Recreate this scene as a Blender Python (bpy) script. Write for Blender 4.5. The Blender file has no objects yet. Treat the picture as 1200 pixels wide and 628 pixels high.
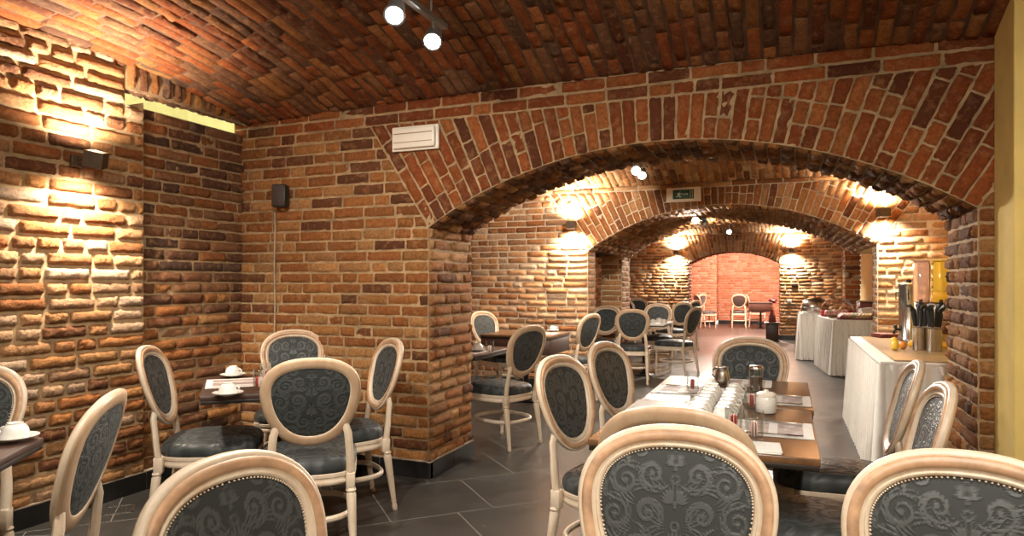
import bpy, math, random
import numpy as np
from mathutils import Vector, Matrix
PI = math.pi
R = math.radians
random.seed(7); np.random.seed(7)
scene = bpy.context.scene
COL = scene.collection

# ------------------------------------------------------------------ camera
F = 786.0; U0 = 600.0; VH = 331.0; CAMH = 1.31
YAW = R(22.15); CY = math.cos(YAW); SY = math.sin(YAW)
def at(u, z):
    r = (u - U0) / F * z
    return (r*CY - z*SY, r*SY + z*CY)
def on(u, v, h):
    return at(u, (CAMH - h) * F / (v - VH))
cam_d = bpy.data.cameras.new('camera'); cam = bpy.data.objects.new('camera', cam_d); COL.objects.link(cam)
cam.location = (0, 0, CAMH); cam.rotation_euler = (PI/2, 0, YAW)
cam_d.sensor_width = 36; cam_d.lens = 36*F/1200; cam_d.shift_y = 17/1200
cam_d.clip_start = .02
scene.camera = cam

# ------------------------------------------------------------------ materials
MATS = {}
class NT:
    def __init__(s, name):
        s.m = bpy.data.materials.new(name); s.m.use_nodes = True
        s.t = s.m.node_tree; s.t.nodes.clear()
        s.out = s.n('ShaderNodeOutputMaterial'); s.b = s.n('ShaderNodeBsdfPrincipled')
        s.l(s.b.outputs[0], s.out.inputs[0]); MATS[name] = s.m
    def n(s, typ, **kw):
        x = s.t.nodes.new(typ)
        for k, v in kw.items(): setattr(x, k, v)
        return x
    def l(s, a, b): s.t.links.new(a, b)
    def put(s, sock, v):
        if isinstance(v, bpy.types.NodeSocket): s.l(v, sock)
        else: sock.default_value = v
    def math(s, op, a, b=None, c=None, clamp=False):
        x = s.n('ShaderNodeMath', operation=op, use_clamp=clamp)
        s.put(x.inputs[0], a)
        if b is not None: s.put(x.inputs[1], b)
        if c is not None: s.put(x.inputs[2], c)
        return x.outputs[0]
    def mix(s, f, a, b):
        x = s.n('ShaderNodeMix', data_type='RGBA')
        s.put(x.inputs[0], f); s.put(x.inputs[6], c4(a)); s.put(x.inputs[7], c4(b))
        return x.outputs[2]
    def coord(s, what='Object', scale=(1, 1, 1), rot=(0, 0, 0)):
        t = s.n('ShaderNodeTexCoord'); mp = s.n('ShaderNodeMapping')
        mp.inputs['Scale'].default_value = scale; mp.inputs['Rotation'].default_value = rot
        s.l(t.outputs[what], mp.inputs[0]); return mp.outputs[0]
    def noise(s, vec, scale, detail=4, rough=.55):
        x = s.n('ShaderNodeTexNoise'); s.l(vec, x.inputs['Vector'])
        x.inputs['Scale'].default_value = scale; x.inputs['Detail'].default_value = detail
        x.inputs['Roughness'].default_value = rough
        return x.outputs[0]
    def ramp(s, f, lo, hi):
        x = s.n('ShaderNodeMapRange'); x.inputs[1].default_value = lo; x.inputs[2].default_value = hi
        s.l(f, x.inputs[0]); return x.outputs[0]
    def bump(s, h, strength=.3, dist=.01):
        x = s.n('ShaderNodeBump'); x.inputs['Strength'].default_value = strength; x.inputs['Distance'].default_value = dist
        s.l(h, x.inputs['Height']); s.l(x.outputs[0], s.b.inputs['Normal'])
def c4(a):
    return a if isinstance(a, bpy.types.NodeSocket) else (a[0], a[1], a[2], 1)
def simple(name, col, rough=.5, metal=0., nscale=None, nvar=.15, bumpy=0., **kw):
    k = NT(name); k.b.inputs['Roughness'].default_value = rough; k.b.inputs['Metallic'].default_value = metal
    for a, v in kw.items(): k.b.inputs[a.replace('_', ' ')].default_value = v
    if nscale:
        f = k.noise(k.coord(), nscale)
        dark = tuple(c*(1-nvar) for c in col); lite = tuple(min(1, c*(1+nvar)) for c in col)
        k.l(k.mix(k.ramp(f, .3, .7), dark, lite), k.b.inputs['Base Color'])
        if bumpy: k.bump(f, bumpy, .005)
    else: k.b.inputs['Base Color'].default_value = c4(col)
    return k.m

def make_brick():
    k = NT('brick')
    a = k.n('ShaderNodeAttribute', attribute_name='tint')
    v = k.coord()
    n1 = k.noise(v, 52, 6, .7); n2 = k.noise(v, 8, 4, .65); n3 = k.noise(v, 150, 4, .7); n4 = k.noise(v, 22, 3, .6)
    c = k.mix(k.math('MULTIPLY', k.ramp(n1, .42, .70), .60), a.outputs['Color'], (.085, .032, .014))
    c = k.mix(k.math('MULTIPLY', k.ramp(n4, .52, .72), .40), c, (.50, .25, .10))
    c = k.mix(k.math('MULTIPLY', k.ramp(n2, .56, .80), .25), c, (.52, .36, .21))
    c = k.mix(k.math('MULTIPLY', k.ramp(n3, .60, .75), .45), c, (.05, .022, .012))
    k.l(c, k.b.inputs['Base Color']); k.b.inputs['Roughness'].default_value = .88; k.b.inputs['Specular IOR Level'].default_value = .22
    k.bump(k.math('ADD', n1, k.math('MULTIPLY', n3, .7)), 1.0, .014)
make_brick()
def make_mortar():
    k = NT('mortar'); v = k.coord()
    n1 = k.noise(v, 25, 5, .65); n2 = k.noise(v, 4, 3)
    c = k.mix(k.ramp(n1, .3, .7), (.25, .155, .075), (.46, .32, .18))
    c = k.mix(k.math('MULTIPLY', k.ramp(n2, .45, .7), .5), c, (.22, .115, .05))
    k.l(c, k.b.inputs['Base Color']); k.b.inputs['Roughness'].default_value = .9
    k.bump(n1, .8, .012)
make_mortar()
simple('mortar_dark', (.105, .048, .022), .9, 0, 9, .5, .6)  # dark brown joints of the near vault
simple('mortar_pale', (.50, .40, .28), .9, 0, 14, .25, .7)
simple('mortar_ochre', (.33, .22, .115), .9, 0, 14, .35, .7)

def make_floor():
    k = NT('floor_tile')
    t = k.n('ShaderNodeTexCoord'); mp = k.n('ShaderNodeMapping')
    # rows run 45 degrees across the corridor axis
    mp.inputs['Rotation'].default_value = (0, 0, R(-45)); mp.inputs['Location'].default_value = (0, -.04, 0)
    k.l(t.outputs['Object'], mp.inputs[0])
    br = k.n('ShaderNodeTexBrick'); br.offset = .64; br.squash = 1
    k.l(mp.outputs[0], br.inputs['Vector'])
    br.inputs['Scale'].default_value = 1; br.inputs['Brick Width'].default_value = .6; br.inputs['Row Height'].default_value = .6
    br.inputs['Mortar Size'].default_value = .0035; br.inputs['Mortar Smooth'].default_value = .1; br.inputs['Bias'].default_value = 0
    br.inputs['Color1'].default_value = (.030, .029, .027, 1); br.inputs['Color2'].default_value = (.042, .039, .036, 1)
    br.inputs['Mortar'].default_value = (.17, .155, .135, 1)
    n = k.noise(k.coord(), 3.5, 6, .6); n2 = k.noise(k.coord(), 60, 4)
    c = k.mix(k.math('MULTIPLY', k.ramp(n, .35, .75), .5), br.outputs['Color'], (.066, .060, .052))
    k.l(c, k.b.inputs['Base Color'])
    k.l(k.math('ADD', k.math('MULTIPLY', n, .25), k.math('ADD', .24, k.math('MULTIPLY', br.outputs['Fac'], .35))), k.b.inputs['Roughness'])
    k.bump(k.math('SUBTRACT', k.math('MULTIPLY', n2, .12), br.outputs['Fac']), .25, .004)
make_floor()

def make_wood():
    k = NT('cream_wood'); v = k.coord('Object', (1, 1, .35))
    n1 = k.noise(v, 14, 5, .6); n2 = k.noise(v, 90, 3, .6)
    c = k.mix(k.ramp(n1, .40, .72), (.60, .50, .385), (.50, .36, .245))
    c = k.mix(k.math('MULTIPLY', k.ramp(n2, .45, .75), .35), c, (.70, .62, .52))
    k.l(c, k.b.inputs['Base Color']); k.b.inputs['Roughness'].default_value = .42
    k.bump(n2, .12, .003)
make_wood()
def make_trim_wood():      # flat back face of the medallion frames: bare, browner varnish
    k = NT('tan_wood'); v = k.coord('Object', (1, 1, .3))
    n1 = k.noise(v, 18, 5, .6)
    c = k.mix(k.ramp(n1, .35, .7), (.53, .38, .255), (.42, .27, .16))
    k.l(c, k.b.inputs['Base Color']); k.b.inputs['Roughness'].default_value = .4
make_trim_wood()
simple('band_wood', (.44, .265, .155), .42, 0, 22, .28)

def make_damask():
    k = NT('damask')
    m = k.n('ShaderNodeAttribute', attribute_name='motif').outputs['Fac']
    v = k.coord(); fine = k.noise(v, 700, 2); soft = k.noise(v, 9, 3)
    c = k.mix(k.math('MULTIPLY', m, .52), (.022, .025, .025), (.088, .096, .096))
    c = k.mix(k.math('MULTIPLY', soft, .25), c, (.036, .040, .040))
    c = k.mix(k.math('MULTIPLY', fine, .10), c, (.15, .16, .165))
    k.l(c, k.b.inputs['Base Color'])
    k.l(k.math('SUBTRACT', .58, k.math('MULTIPLY', m, .2)), k.b.inputs['Roughness'])
    k.b.inputs['Sheen Weight'].default_value = .06; k.b.inputs['Specular IOR Level'].default_value = .22; k.b.inputs['Sheen Roughness'].default_value = .4
    k.b.inputs['Sheen Tint'].default_value = (.75, .82, .85, 1)
    k.bump(k.math('ADD', m, k.math('MULTIPLY', fine, .15)), .5, .003)
STROKES = []        # woven scrollwork: (points, widths) in the half plane x >= 0
def _curl(cx, cy, r, a0, turns, q, w=.0042, leaves=True):
    P = []; W = []; n = 46
    for i in range(n):
        t = i/(n-1); rr = r*(1-t)**.85+.003; a = a0+q*turns*2*PI*t
        P.append((cx+rr*math.cos(a), cy+rr*math.sin(a))); W.append(w*(.55+.6*math.sin(PI*min(1, t*1.1+.12))))
    STROKES.append((P, W)); STROKES.append(([P[-1], P[-1]], [w*1.5]*2))
    if leaves:
        for i in range(1, 20, 3):
            t = i/(n-1); rr = r*(1-t)**.85+.003; a = a0+q*turns*2*PI*t; L = r*(.50-.012*i)
            Q = []; V = []
            for j in range(9):
                u = j/8; ra = rr+.003+L*u; aa = a-q*(.35*u+.55*u*u); Q.append((cx+ra*math.cos(aa), cy+ra*math.sin(aa))); V.append(.0034*math.sin(PI*(.12+.80*u)))
            STROKES.append((Q, V))
def _frond(x0, y0, ang, L, bend, w=.0036):
    Q = []; V = []; x, y, a = x0, y0, ang
    for j in range(14):
        Q.append((x, y)); V.append(w*math.sin(PI*(.08+.86*j/13))); x += L/13*math.cos(a); y += L/13*math.sin(a); a += bend/13
    STROKES.append((Q, V))
for (cx, cy, r, a0, tn, q) in ((.050, .100, .026, -2.2, 1.5, 1), (.112, .085, .030, 2.4, 1.6, -1), (.135, .012, .029, 1.2, 1.6, 1), (.060, .018, .024, -2.6, 1.4, -1),
        (.088, -.052, .030, 2.0, 1.6, 1), (.035, -.085, .022, .6, 1.4, -1), (.140, -.095, .026, 2.2, 1.5, -1), (.085, -.135, .024, .5, 1.4, 1), (.082, .152, .022, -.5, 1.4, 1), (.155, .140, .024, 2.8, 1.4, -1),
        (.190, .065, .022, 2.9, 1.4, 1), (.190, -.04, .022, 3.2, 1.4, -1), (.03, -.16, .022, 1., 1.4, 1), (.15, -.17, .024, 2., 1.5, 1), (.20, -.14, .022, 2., 1.4, 1), (.03, .20, .022, 1., 1.4, 1), (.12, .21, .024, 2., 1.4, -1)):
    _curl(cx, cy, r, a0, tn, q)
for (y0, n, L) in ((.045, 7, .036), (-.045, 6, .030), (.125, 5, .026), (-.125, 5, .028)):
    for i in range(n):
        a = -.35+(PI/2+.30)*i/(n-1); _frond(.003, y0, a, L*(.75+.3*(i/(n-1))), (.9 if i < n-1 else .0))
    STROKES.append(([(0, y0-.004), (0, y0-.012)], [.005, .0035]))
    ringp = [(.0085*math.cos(2*PI*i/18), y0+L*1.28+.0085*math.sin(2*PI*i/18)) for i in range(19)]; STROKES.append((ringp, [.0026]*19))
for (x, y, a, L, bd) in ((.02, .0, .2, .08, 1.2), (.02, -.012, -.1, .07, -1.1), (.09, .04, .4, .05, 1.), (.10, -.01, -.5, .05, -1.), (.05, -.03, -.6, .05, .9), (.02, .07, .5, .06, .8), (.06, .075, .2, .05, -.8), (.12, -.05, .3, .05, 1.), (.05, -.115, -.2, .05, 1.), (.10, .125, .3, .05, .9), (.16, .05, 1.2, .05, 1.), (.165, -.07, -1.2, .05, -1.)):
    for dd in (-.006, 0, .006): _frond(x-dd*math.sin(a), y+dd*math.cos(a), a+dd*25, L*(1-abs(dd)*25), bd, .0026)
_SP = np.array([p for s_ in STROKES for p in s_[0]]); _SW = np.array([w_ for s_ in STROKES for w_ in s_[1]])
def motif(xy):
    xy = np.array(xy, float); xy = np.stack([np.abs(xy[:, 0]), xy[:, 1]], 1); out = np.zeros(len(xy))
    for i in range(0, len(xy), 2000):
        d = np.sqrt(((xy[i:i+2000, None, :]-_SP[None])**2).sum(-1))
        out[i:i+2000] = np.clip(((_SW[None]-d)/.0016+.5), 0, 1).max(1)
    return out
make_damask()

simple('dark_velvet', (.028, .016, .014), .65, 0, 60, .3, .1, Sheen_Weight=.3)
def make_tabletop():
    k = NT('walnut'); v = k.coord('Object', (1, .12, 1)); n = k.noise(v, 28, 6, .6); n2 = k.noise(k.coord(), 3)
    c = k.mix(k.ramp(n, .3, .7), (.085, .040, .018), (.21, .108, .050))
    c = k.mix(k.math('MULTIPLY', n2, .4), c, (.13, .065, .03))
    k.l(c, k.b.inputs['Base Color']); k.b.inputs['Roughness'].default_value = .28
    k.bump(n, .06, .002)
make_tabletop()
simple('black_edge', (.016, .012, .010), .4, 0, 30)
simple('dark_brown', (.045, .020, .013), .45, 0, 20, .3)
simple('black_plinth', (.013, .013, .014), .28, 0, 8, .4)
simple('grout', (.36, .28, .2), .9, 0, 30, .2)
simple('porcelain', (.66, .64, .60), .25, 0, 5, .02, Coat_Weight=.3)
simple('cloth', (.72, .69, .64), .85, 0, 25, .04, .15)
simple('napkin_paper', (.62, .60, .57), .9, 0, 40, .03)
simple('steel', (.62, .60, .57), .22, 1, 12, .1)
simple('brushed_steel', (.50, .47, .43), .33, 1, 40, .12)
simple('black_plastic', (.010, .010, .010), .5, 0, 20, .2)
simple('lamp_housing', (.075, .050, .032), .5, .3, 20, .2)
simple('track_grey', (.40, .42, .42), .4, .6, 10, .05)
simple('white_plastic', (.80, .74, .64), .4, 0, 12, .04)
simple('yellow_plaster', (.80, .60, .20), .85, 0, 6, .08, .15)
simple('pale_plaster', (.84, .66, .36), .85, 0, 6, .06, .1)
simple('well_plaster', (.80, .76, .50), .85, 0, 5, .1, .1)
simple('red_plastic', (.42, .02, .025), .35, 0, 10, .1)
simple('packet_red', (.62, .07, .05), .55, 0, 60, .25)
simple('packet_pink', (.75, .38, .33), .55, 0, 60, .2)
simple('packet_white', (.8, .74, .68), .55, 0, 60, .08)
simple('lemon', (.78, .52, .05), .45, 0, 90, .1, .2)
simple('orange_peel', (.72, .26, .03), .45, 0, 90, .1, .2)
simple('bread', (.50, .26, .09), .8, 0, 40, .35, .4)
simple('ham', (.66, .27, .22), .5, 0, 45, .35, .2)
simple('cheese', (.78, .56, .17), .5, 0, 25, .12)
simple('lettuce', (.20, .33, .06), .55, 0, 30, .4, .3)
simple('petal', (.17, .015, .025), .6, 0, 40, .4, .3)
simple('leaf', (.06, .10, .025), .55, 0, 30, .4)
simple('tray_wood', (.30, .20, .10), .35, 0, 15, .15)
simple('maroon', (.16, .035, .030), .5, 0, 20, .2)
simple('yellow_clear', (.95, .62, .08), .12, 0, None, Transmission_Weight=.35)
simple('yellow_solid', (.85, .46, .03), .35, 0, 10, .06)
simple('pink_clear', (.92, .62, .52), .1, 0, None, Transmission_Weight=.55)
def make_glass_mat():
    k = NT('glass'); tr = k.n('ShaderNodeBsdfTransparent'); gl = k.n('ShaderNodeBsdfGlossy'); gl.inputs['Roughness'].default_value = .03
    tr.inputs['Color'].default_value = (.95, .96, .95, 1)
    fr = k.n('ShaderNodeLayerWeight'); fr.inputs['Blend'].default_value = .25
    mx = k.n('ShaderNodeMixShader'); k.l(k.math('MULTIPLY_ADD', fr.outputs['Fresnel'], .38, .04, clamp=True), mx.inputs[0]); k.l(tr.outputs[0], mx.inputs[1]); k.l(gl.outputs[0], mx.inputs[2])
    k.l(mx.outputs[0], k.out.inputs[0])
make_glass_mat()
simple('coffee_brown', (.09, .05, .035), .6, 0, 200, .5, .2)
simple('sign_green', (.008, .075, .035), .4, 0, 10, .1)
def emit(name, col, strength):
    k = NT(name); k.b.inputs['Base Color'].default_value = c4(col); k.b.inputs['Emission Color'].default_value = c4(col)
    k.b.inputs['Emission Strength'].default_value = strength
emit('lens_white', (1, .97, .90), 45)
emit('lens_warm', (1, .85, .62), 30)
def make_placemat():
    k = NT('placemat_print')
    a = k.n('ShaderNodeAttribute', attribute_name='pat'); sep = k.n('ShaderNodeSeparateXYZ'); k.l(a.outputs['Vector'], sep.inputs[0])
    ax = k.math('ABSOLUTE', sep.outputs[0]); ay = k.math('ABSOLUTE', sep.outputs[1])
    ins = k.math('MULTIPLY', k.math('LESS_THAN', ax, .140), k.math('LESS_THAN', ay, .110))
    n = k.noise(a.outputs['Vector'], 22, 3); 
    pic = k.mix(k.ramp(n, .4, .62), (.22, .155, .14), (.38, .30, .275))
    band = k.math('GREATER_THAN', k.math('SINE', k.math('MULTIPLY', sep.outputs[0], 45.)), .75)
    pic = k.mix(band, pic, (.56, .52, .50))
    k.l(k.mix(ins, (.60, .57, .53), pic), k.b.inputs['Base Color']); k.b.inputs['Roughness'].default_value = .7
make_placemat()
def make_checker():
    k = NT('check_cloth'); v = k.coord()
    ch = k.n('ShaderNodeTexChecker'); ch.inputs['Scale'].default_value = 34; k.l(v, ch.inputs['Vector'])
    ch.inputs['Color1'].default_value = (.80, .70, .66, 1); ch.inputs['Color2'].default_value = (.60, .16, .14, 1)
    k.l(ch.outputs['Color'], k.b.inputs['Base Color']); k.b.inputs['Roughness'].default_value = .85
make_checker()

# ------------------------------------------------------------------ mesh builder
class MB:
    def __init__(s): s.v = []; s.f = []; s.m = []; s.p = []; s.cur = 0
    def add(s, vs, fs, pat=None):
        o = len(s.v); s.v += [tuple(v) for v in vs]
        s.p += [tuple(q) for q in pat] if pat is not None else [(0, 0, 0)]*len(vs)
        for f in fs: s.f.append(tuple(i+o for i in f)); s.m.append(s.cur)
        return s
    def box(s, c, d, rz=0, bev=0, rx=0):
        x, y, z = d[0]/2, d[1]/2, d[2]/2
        M = Matrix.Rotation(rz, 4, 'Z') @ Matrix.Rotation(rx, 4, 'X')
        if bev <= 0:
            vs = [(i*x, j*y, k*z) for i in (-1, 1) for j in (-1, 1) for k in (-1, 1)]
            fs = [(0, 1, 3, 2), (4, 6, 7, 5), (0, 4, 5, 1), (2, 3, 7, 6), (0, 2, 6, 4), (1, 5, 7, 3)]
        else:
            b = min(bev, x*.99, y*.99, z*.99); vs = []; fs = []
            def ringpts(X, Y, Z):
                out = []
                for (sx, sy, a0) in ((1, 1, 0), (-1, 1, 90), (-1, -1, 180), (1, -1, 270)):
                    for q in (0, 45, 90):
                        a = R(a0+q); out.append((sx*(X-b)+b*math.cos(a), sy*(Y-b)+b*math.sin(a), Z))
                return out
            def ring_in(Z, k):
                return [(px*(1-k/x) if 1 else 0, py*(1-k/y), Z) for (px, py, _) in ringpts(x, y, Z)]
            layers = [ring_in(-z, b*.9), ring_in(-z+b*.3, b*.3), ring_in(-z+b, 0), ring_in(z-b, 0), ring_in(z-b*.3, b*.3), ring_in(z, b*.9)]
            for L in layers: vs += L
            n = 12
            for i in range(len(layers)-1):
                for j in range(n): fs.append((i*n+j, i*n+(j+1) % n, (i+1)*n+(j+1) % n, (i+1)*n+j))
            fs.append(tuple(range(n))[::-1]); fs.append(tuple(range((len(layers)-1)*n, len(layers)*n)))
        vs = [tuple(M @ Vector(v) + Vector(c)) for v in vs]
        return s.add(vs, fs)
    def lathe(s, prof, c=(0, 0, 0), n=24, M=None, cap=True):
        vs = []; fs = []
        for (r, z) in prof:
            for j in range(n):
                a = 2*PI*j/n; vs.append((r*math.cos(a), r*math.sin(a), z))
        for i in range(len(prof)-1):
            for j in range(n): fs.append((i*n+j, i*n+(j+1) % n, (i+1)*n+(j+1) % n, (i+1)*n+j))
        if cap:
            if prof[0][0] > 1e-6: fs.append(tuple(range(n))[::-1])
            if prof[-1][0] > 1e-6: fs.append(tuple(range((len(prof)-1)*n, len(prof)*n)))
        C = Vector(c)
        vs = [tuple((M @ Vector(v) if M else Vector(v)) + C) for v in vs]
        return s.add(vs, fs)
    def tube(s, pts, rad, n=10, closed=False, flat=1.0, up=(0, 0, 1)):
        pts = [Vector(p) for p in pts]; N = len(pts)
        rad = [rad]*N if isinstance(rad, (int, float)) else rad
        vs = []; fs = []
        for i, p in enumerate(pts):
            if closed: t = pts[(i+1) % N] - pts[i-1]
            else: t = pts[min(i+1, N-1)] - pts[max(i-1, 0)]
            t.normalize(); u = Vector(up)
            if abs(t.dot(u)) > .95: u = Vector((0, 1, 0))
            a = t.cross(u).normalized(); b = a.cross(t)
            for j in range(n):
                q = 2*PI*j/n + PI/n; vs.append(tuple(p + a*(rad[i]*math.cos(q)) + b*(rad[i]*flat*math.sin(q))))
        m = N if closed else N-1
        for i in range(m):
            k = (i+1) % N
            for j in range(n): fs.append((i*n+j, i*n+(j+1) % n, k*n+(j+1) % n, k*n+j))
        if not closed:
            fs.append(tuple(range(n))[::-1]); fs.append(tuple(range((N-1)*n, N*n)))
        return s.add(vs, fs)
    def grid(s, fn, nu, nv, pat=None):
        vs = [fn(i/nu, j/nv) for j in range(nv+1) for i in range(nu+1)]
        fs = [(j*(nu+1)+i, j*(nu+1)+i+1, (j+1)*(nu+1)+i+1, (j+1)*(nu+1)+i) for j in range(nv) for i in range(nu)]
        pp = [pat(i/nu, j/nv) for j in range(nv+1) for i in range(nu+1)] if pat else None
        return s.add(vs, fs, pp)
    def build(s, name, mats, parent=None, smooth=True, loc=None, rz=0, sharp=35, weave=False):
        me = bpy.data.meshes.new(name); me.from_pydata(s.v, [], s.f)
        if isinstance(mats, str): mats = [mats]
        for m in mats: me.materials.append(MATS[m])
        me.polygons.foreach_set('material_index', s.m)
        if any(q != (0, 0, 0) for q in s.p):
            a = me.attributes.new('pat', 'FLOAT_VECTOR', 'POINT'); a.data.foreach_set('vector', [c for q in s.p for c in q])
        if weave:
            a = me.attributes.new('motif', 'FLOAT', 'POINT'); a.data.foreach_set('value', motif([q[:2] for q in s.p]).astype(np.float32))
        me.update()
        if smooth:
            me.polygons.foreach_set('use_smooth', [True]*len(me.polygons))
            try: me.set_sharp_from_angle(angle=R(sharp))
            except Exception: pass
        o = bpy.data.objects.new(name, me); COL.objects.link(o)
        if parent: o.parent = parent
        if loc is not None: o.location = loc
        if rz: o.rotation_euler[2] = rz
        return o
def tag(o, label, cat, group=None):
    o['label'] = label; o['category'] = cat
    if group: o['group'] = group
    return o
def thing(name, label, cat, loc=(0, 0, 0), rz=0, group=None):
    o = bpy.data.objects.new(name, None); COL.objects.link(o); o.location = loc; o.rotation_euler = (0, 0, rz)
    o.empty_display_size = .1
    return tag(o, label, cat, group)
def struct(o): o['kind'] = 'structure'; return o
def copy_tree(o, parent=None):
    c = o.copy(); COL.objects.link(c)
    if parent: c.parent = parent
    for ch in [x for x in o.children]: copy_tree(ch, c)
    return c

# ------------------------------------------------------------------ brickwork
PAL_WARM = [(.37, .145, .042), (.29, .105, .032), (.42, .19, .062), (.33, .120, .036), (.16, .060, .026), (.45, .225, .085)]
PAL_PALE = [(.44, .27, .155), (.37, .21, .115), (.48, .32, .20), (.30, .155, .078), (.52, .37, .25)]
PAL_RED = [(.33, .085, .022), (.27, .066, .018), (.37, .105, .028), (.23, .058, .018), (.15, .044, .018), (.39, .125, .036)]
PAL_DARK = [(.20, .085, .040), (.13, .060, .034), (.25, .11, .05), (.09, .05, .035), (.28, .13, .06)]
PAL_TAN = [(.42, .20, .080), (.36, .155, .057), (.47, .245, .11), (.30, .115, .042), (.50, .28, .135)]
class Brickwork:
    def __init__(s, mortar='mortar'): s.V = []; s.Fq = []; s.T = []; s.MI = []; s.n = 0; s.mortar = mortar
    def _push(s, P, faces, tint, mi):
        s.V.append(P); s.Fq.append(faces + s.n); s.T.append(tint); s.MI.append(np.full(len(faces), mi)); s.n += len(P)
    def panel(s, P, N, t0, t1, spans, pitch=.077, L=.265, gap=.009, depth=.012, rough=.0025, pal=PAL_WARM, nx=7, ny=5, header=.3, edge=.009, wob=.003, seed=1, mstep=.12):
        rng = random.Random(seed); nr = np.random.RandomState(seed)
        nc = max(1, round((t1-t0)/pitch)); p = (t1-t0)/nc
        Q = []; C = []; Mq = []
        for c in range(nc):
            ta, tb = t0+c*p, t0+(c+1)*p
            A, B, Mid = spans(ta), spans(tb), spans((ta+tb)/2)
            if not (len(A) == len(B) == len(Mid)): A = B = Mid
            for (a, b, m) in zip(A, B, Mid):
                ln = m[1]-m[0]
                if ln < .03: continue
                k = max(1, int(ln/mstep))
                for i in range(k):
                    f0, f1 = i/k, (i+1)/k
                    Mq.append((a[0]+(a[1]-a[0])*f0, a[0]+(a[1]-a[0])*f1, b[0]+(b[1]-b[0])*f0, b[0]+(b[1]-b[0])*f1, ta, tb))
                x = m[0] - (rng.random()*L if ln > .5 else 0); cuts = [m[0]]
                while True:
                    x += (L*.5 if rng.random() < header else L)*(1+rng.uniform(-.07, .07))
                    if x > m[1]-.05: break
                    if x > m[0]+.05: cuts.append(x)
                cuts.append(m[1])
                for i in range(len(cuts)-1):
                    lo, hi = cuts[i], cuts[i+1]
                    l0 = a[0] if i == 0 else lo; l1 = b[0] if i == 0 else lo
                    h0 = a[1] if i == len(cuts)-2 else hi; h1 = b[1] if i == len(cuts)-2 else hi
                    g = gap/2; j = rng.uniform(-.0015, .0015)
                    if min(h0-l0, h1-l1) < gap*1.5: continue
                    Q.append((l0+g, h0-g, l1+g, h1-g, ta+g+j, tb-g+j))
                    C.append(rng.choice(pal))
        if Mq:
            m = np.array(Mq); S = np.stack([m[:, 0], m[:, 1], m[:, 3], m[:, 2]], 1).ravel(); T = np.stack([m[:, 4], m[:, 4], m[:, 5], m[:, 5]], 1).ravel()
            X = P(S, T); f = np.arange(len(X)).reshape(-1, 4); s._push(X, f, np.full((len(X), 3), .4), 1)
        if not Q: return s
        q = np.array(Q); nb = len(q)
        ln = np.maximum(.02, (q[:, 1]-q[:, 0]+q[:, 3]-q[:, 2])/2); ht = q[:, 5]-q[:, 4]
        es = np.minimum(.3, edge/ln)[:, None]; et = np.minimum(.3, edge/ht)[:, None]
        inner = np.linspace(0, 1, nx-2)[None, :]; innery = np.linspace(0, 1, ny-2)[None, :]
        fs = np.concatenate([np.zeros((nb, 1)), es + (1-2*es)*inner, np.ones((nb, 1))], 1)
        ft = np.concatenate([np.zeros((nb, 1)), et + (1-2*et)*innery, np.ones((nb, 1))], 1)
        FS = np.repeat(fs[:, None, :], ny, 1); FT = np.repeat(ft[:, :, None], nx, 2)
        s0 = q[:, 0][:, None, None]*(1-FT)+q[:, 2][:, None, None]*FT; s1 = q[:, 1][:, None, None]*(1-FT)+q[:, 3][:, None, None]*FT
        SS = s0+(s1-s0)*FS; TT = q[:, 4][:, None, None]+ht[:, None, None]*FT
        SS = SS + nr.normal(0, wob*.6, SS.shape); TT = TT + nr.normal(0, wob*.6, TT.shape)
        ii, jj = np.meshgrid(np.arange(nx), np.arange(ny)); ring = np.minimum(np.minimum(ii, nx-1-ii), np.minimum(jj, ny-1-jj))
        base = np.where(ring == 0, -.004, np.where(ring == 1, depth*.78, depth))
        D = base[None] + np.where(ring[None] > 0, nr.normal(0, rough, SS.shape) + nr.normal(0, rough*1.3, (nb, 1, 1))
                                  + (FS-.5)*nr.normal(0, rough*1.5, (nb, 1, 1)), 0)
        S = SS.reshape(-1); T = TT.reshape(-1)
        X = P(S, T) + N(S, T)*D.reshape(-1)[:, None]
        g = np.arange(nx*ny).reshape(ny, nx)
        fa = np.stack([g[:-1, :-1], g[:-1, 1:], g[1:, 1:], g[1:, :-1]], -1).reshape(-1, 4)
        faces = (fa[None] + (np.arange(nb)*nx*ny)[:, None, None]).reshape(-1, 4)
        col = np.array(C)*nr.uniform(.78, 1.22, (nb, 1)); col = np.repeat(col, nx*ny, 0)
        s._push(X, faces, col, 0)
        return s
    def quad(s, pts, n=1):
        s._push(np.array(pts, float), np.array([[0, 1, 2, 3]]), np.full((4, 3), .4), 1); return s
    def build(s, name):
        V = np.concatenate(s.V); Fq = np.concatenate(s.Fq); T = np.concatenate(s.T); MI = np.concatenate(s.MI)
        me = bpy.data.meshes.new(name); me.vertices.add(len(V)); me.vertices.foreach_set('co', V.astype(np.float32).ravel())
        me.loops.add(len(Fq)*4); me.loops.foreach_set('vertex_index', Fq.astype(np.int32).ravel())
        me.polygons.add(len(Fq)); me.polygons.foreach_set('loop_start', np.arange(0, len(Fq)*4, 4, dtype=np.int32))
        me.polygons.foreach_set('material_index', MI.astype(np.int32))
        me.polygons.foreach_set('use_smooth', np.ones(len(Fq), bool))
        me.materials.append(MATS['brick']); me.materials.append(MATS[s.mortar])
        a = me.attributes.new('tint', 'FLOAT_COLOR', 'POINT'); a.data.foreach_set('color', np.concatenate([T, np.ones((len(T), 1))], 1).astype(np.float32).ravel())
        me.update(calc_edges=True); me.validate()
        o = bpy.data.objects.new(name, me); COL.objects.link(o); return struct(o)
def st(*a): return np.stack(np.broadcast_arrays(*[np.asarray(x, float) for x in a]), -1)
def const_n(n): return lambda s, t: np.broadcast_to(np.array(n, float), s.shape+(3,))
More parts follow.
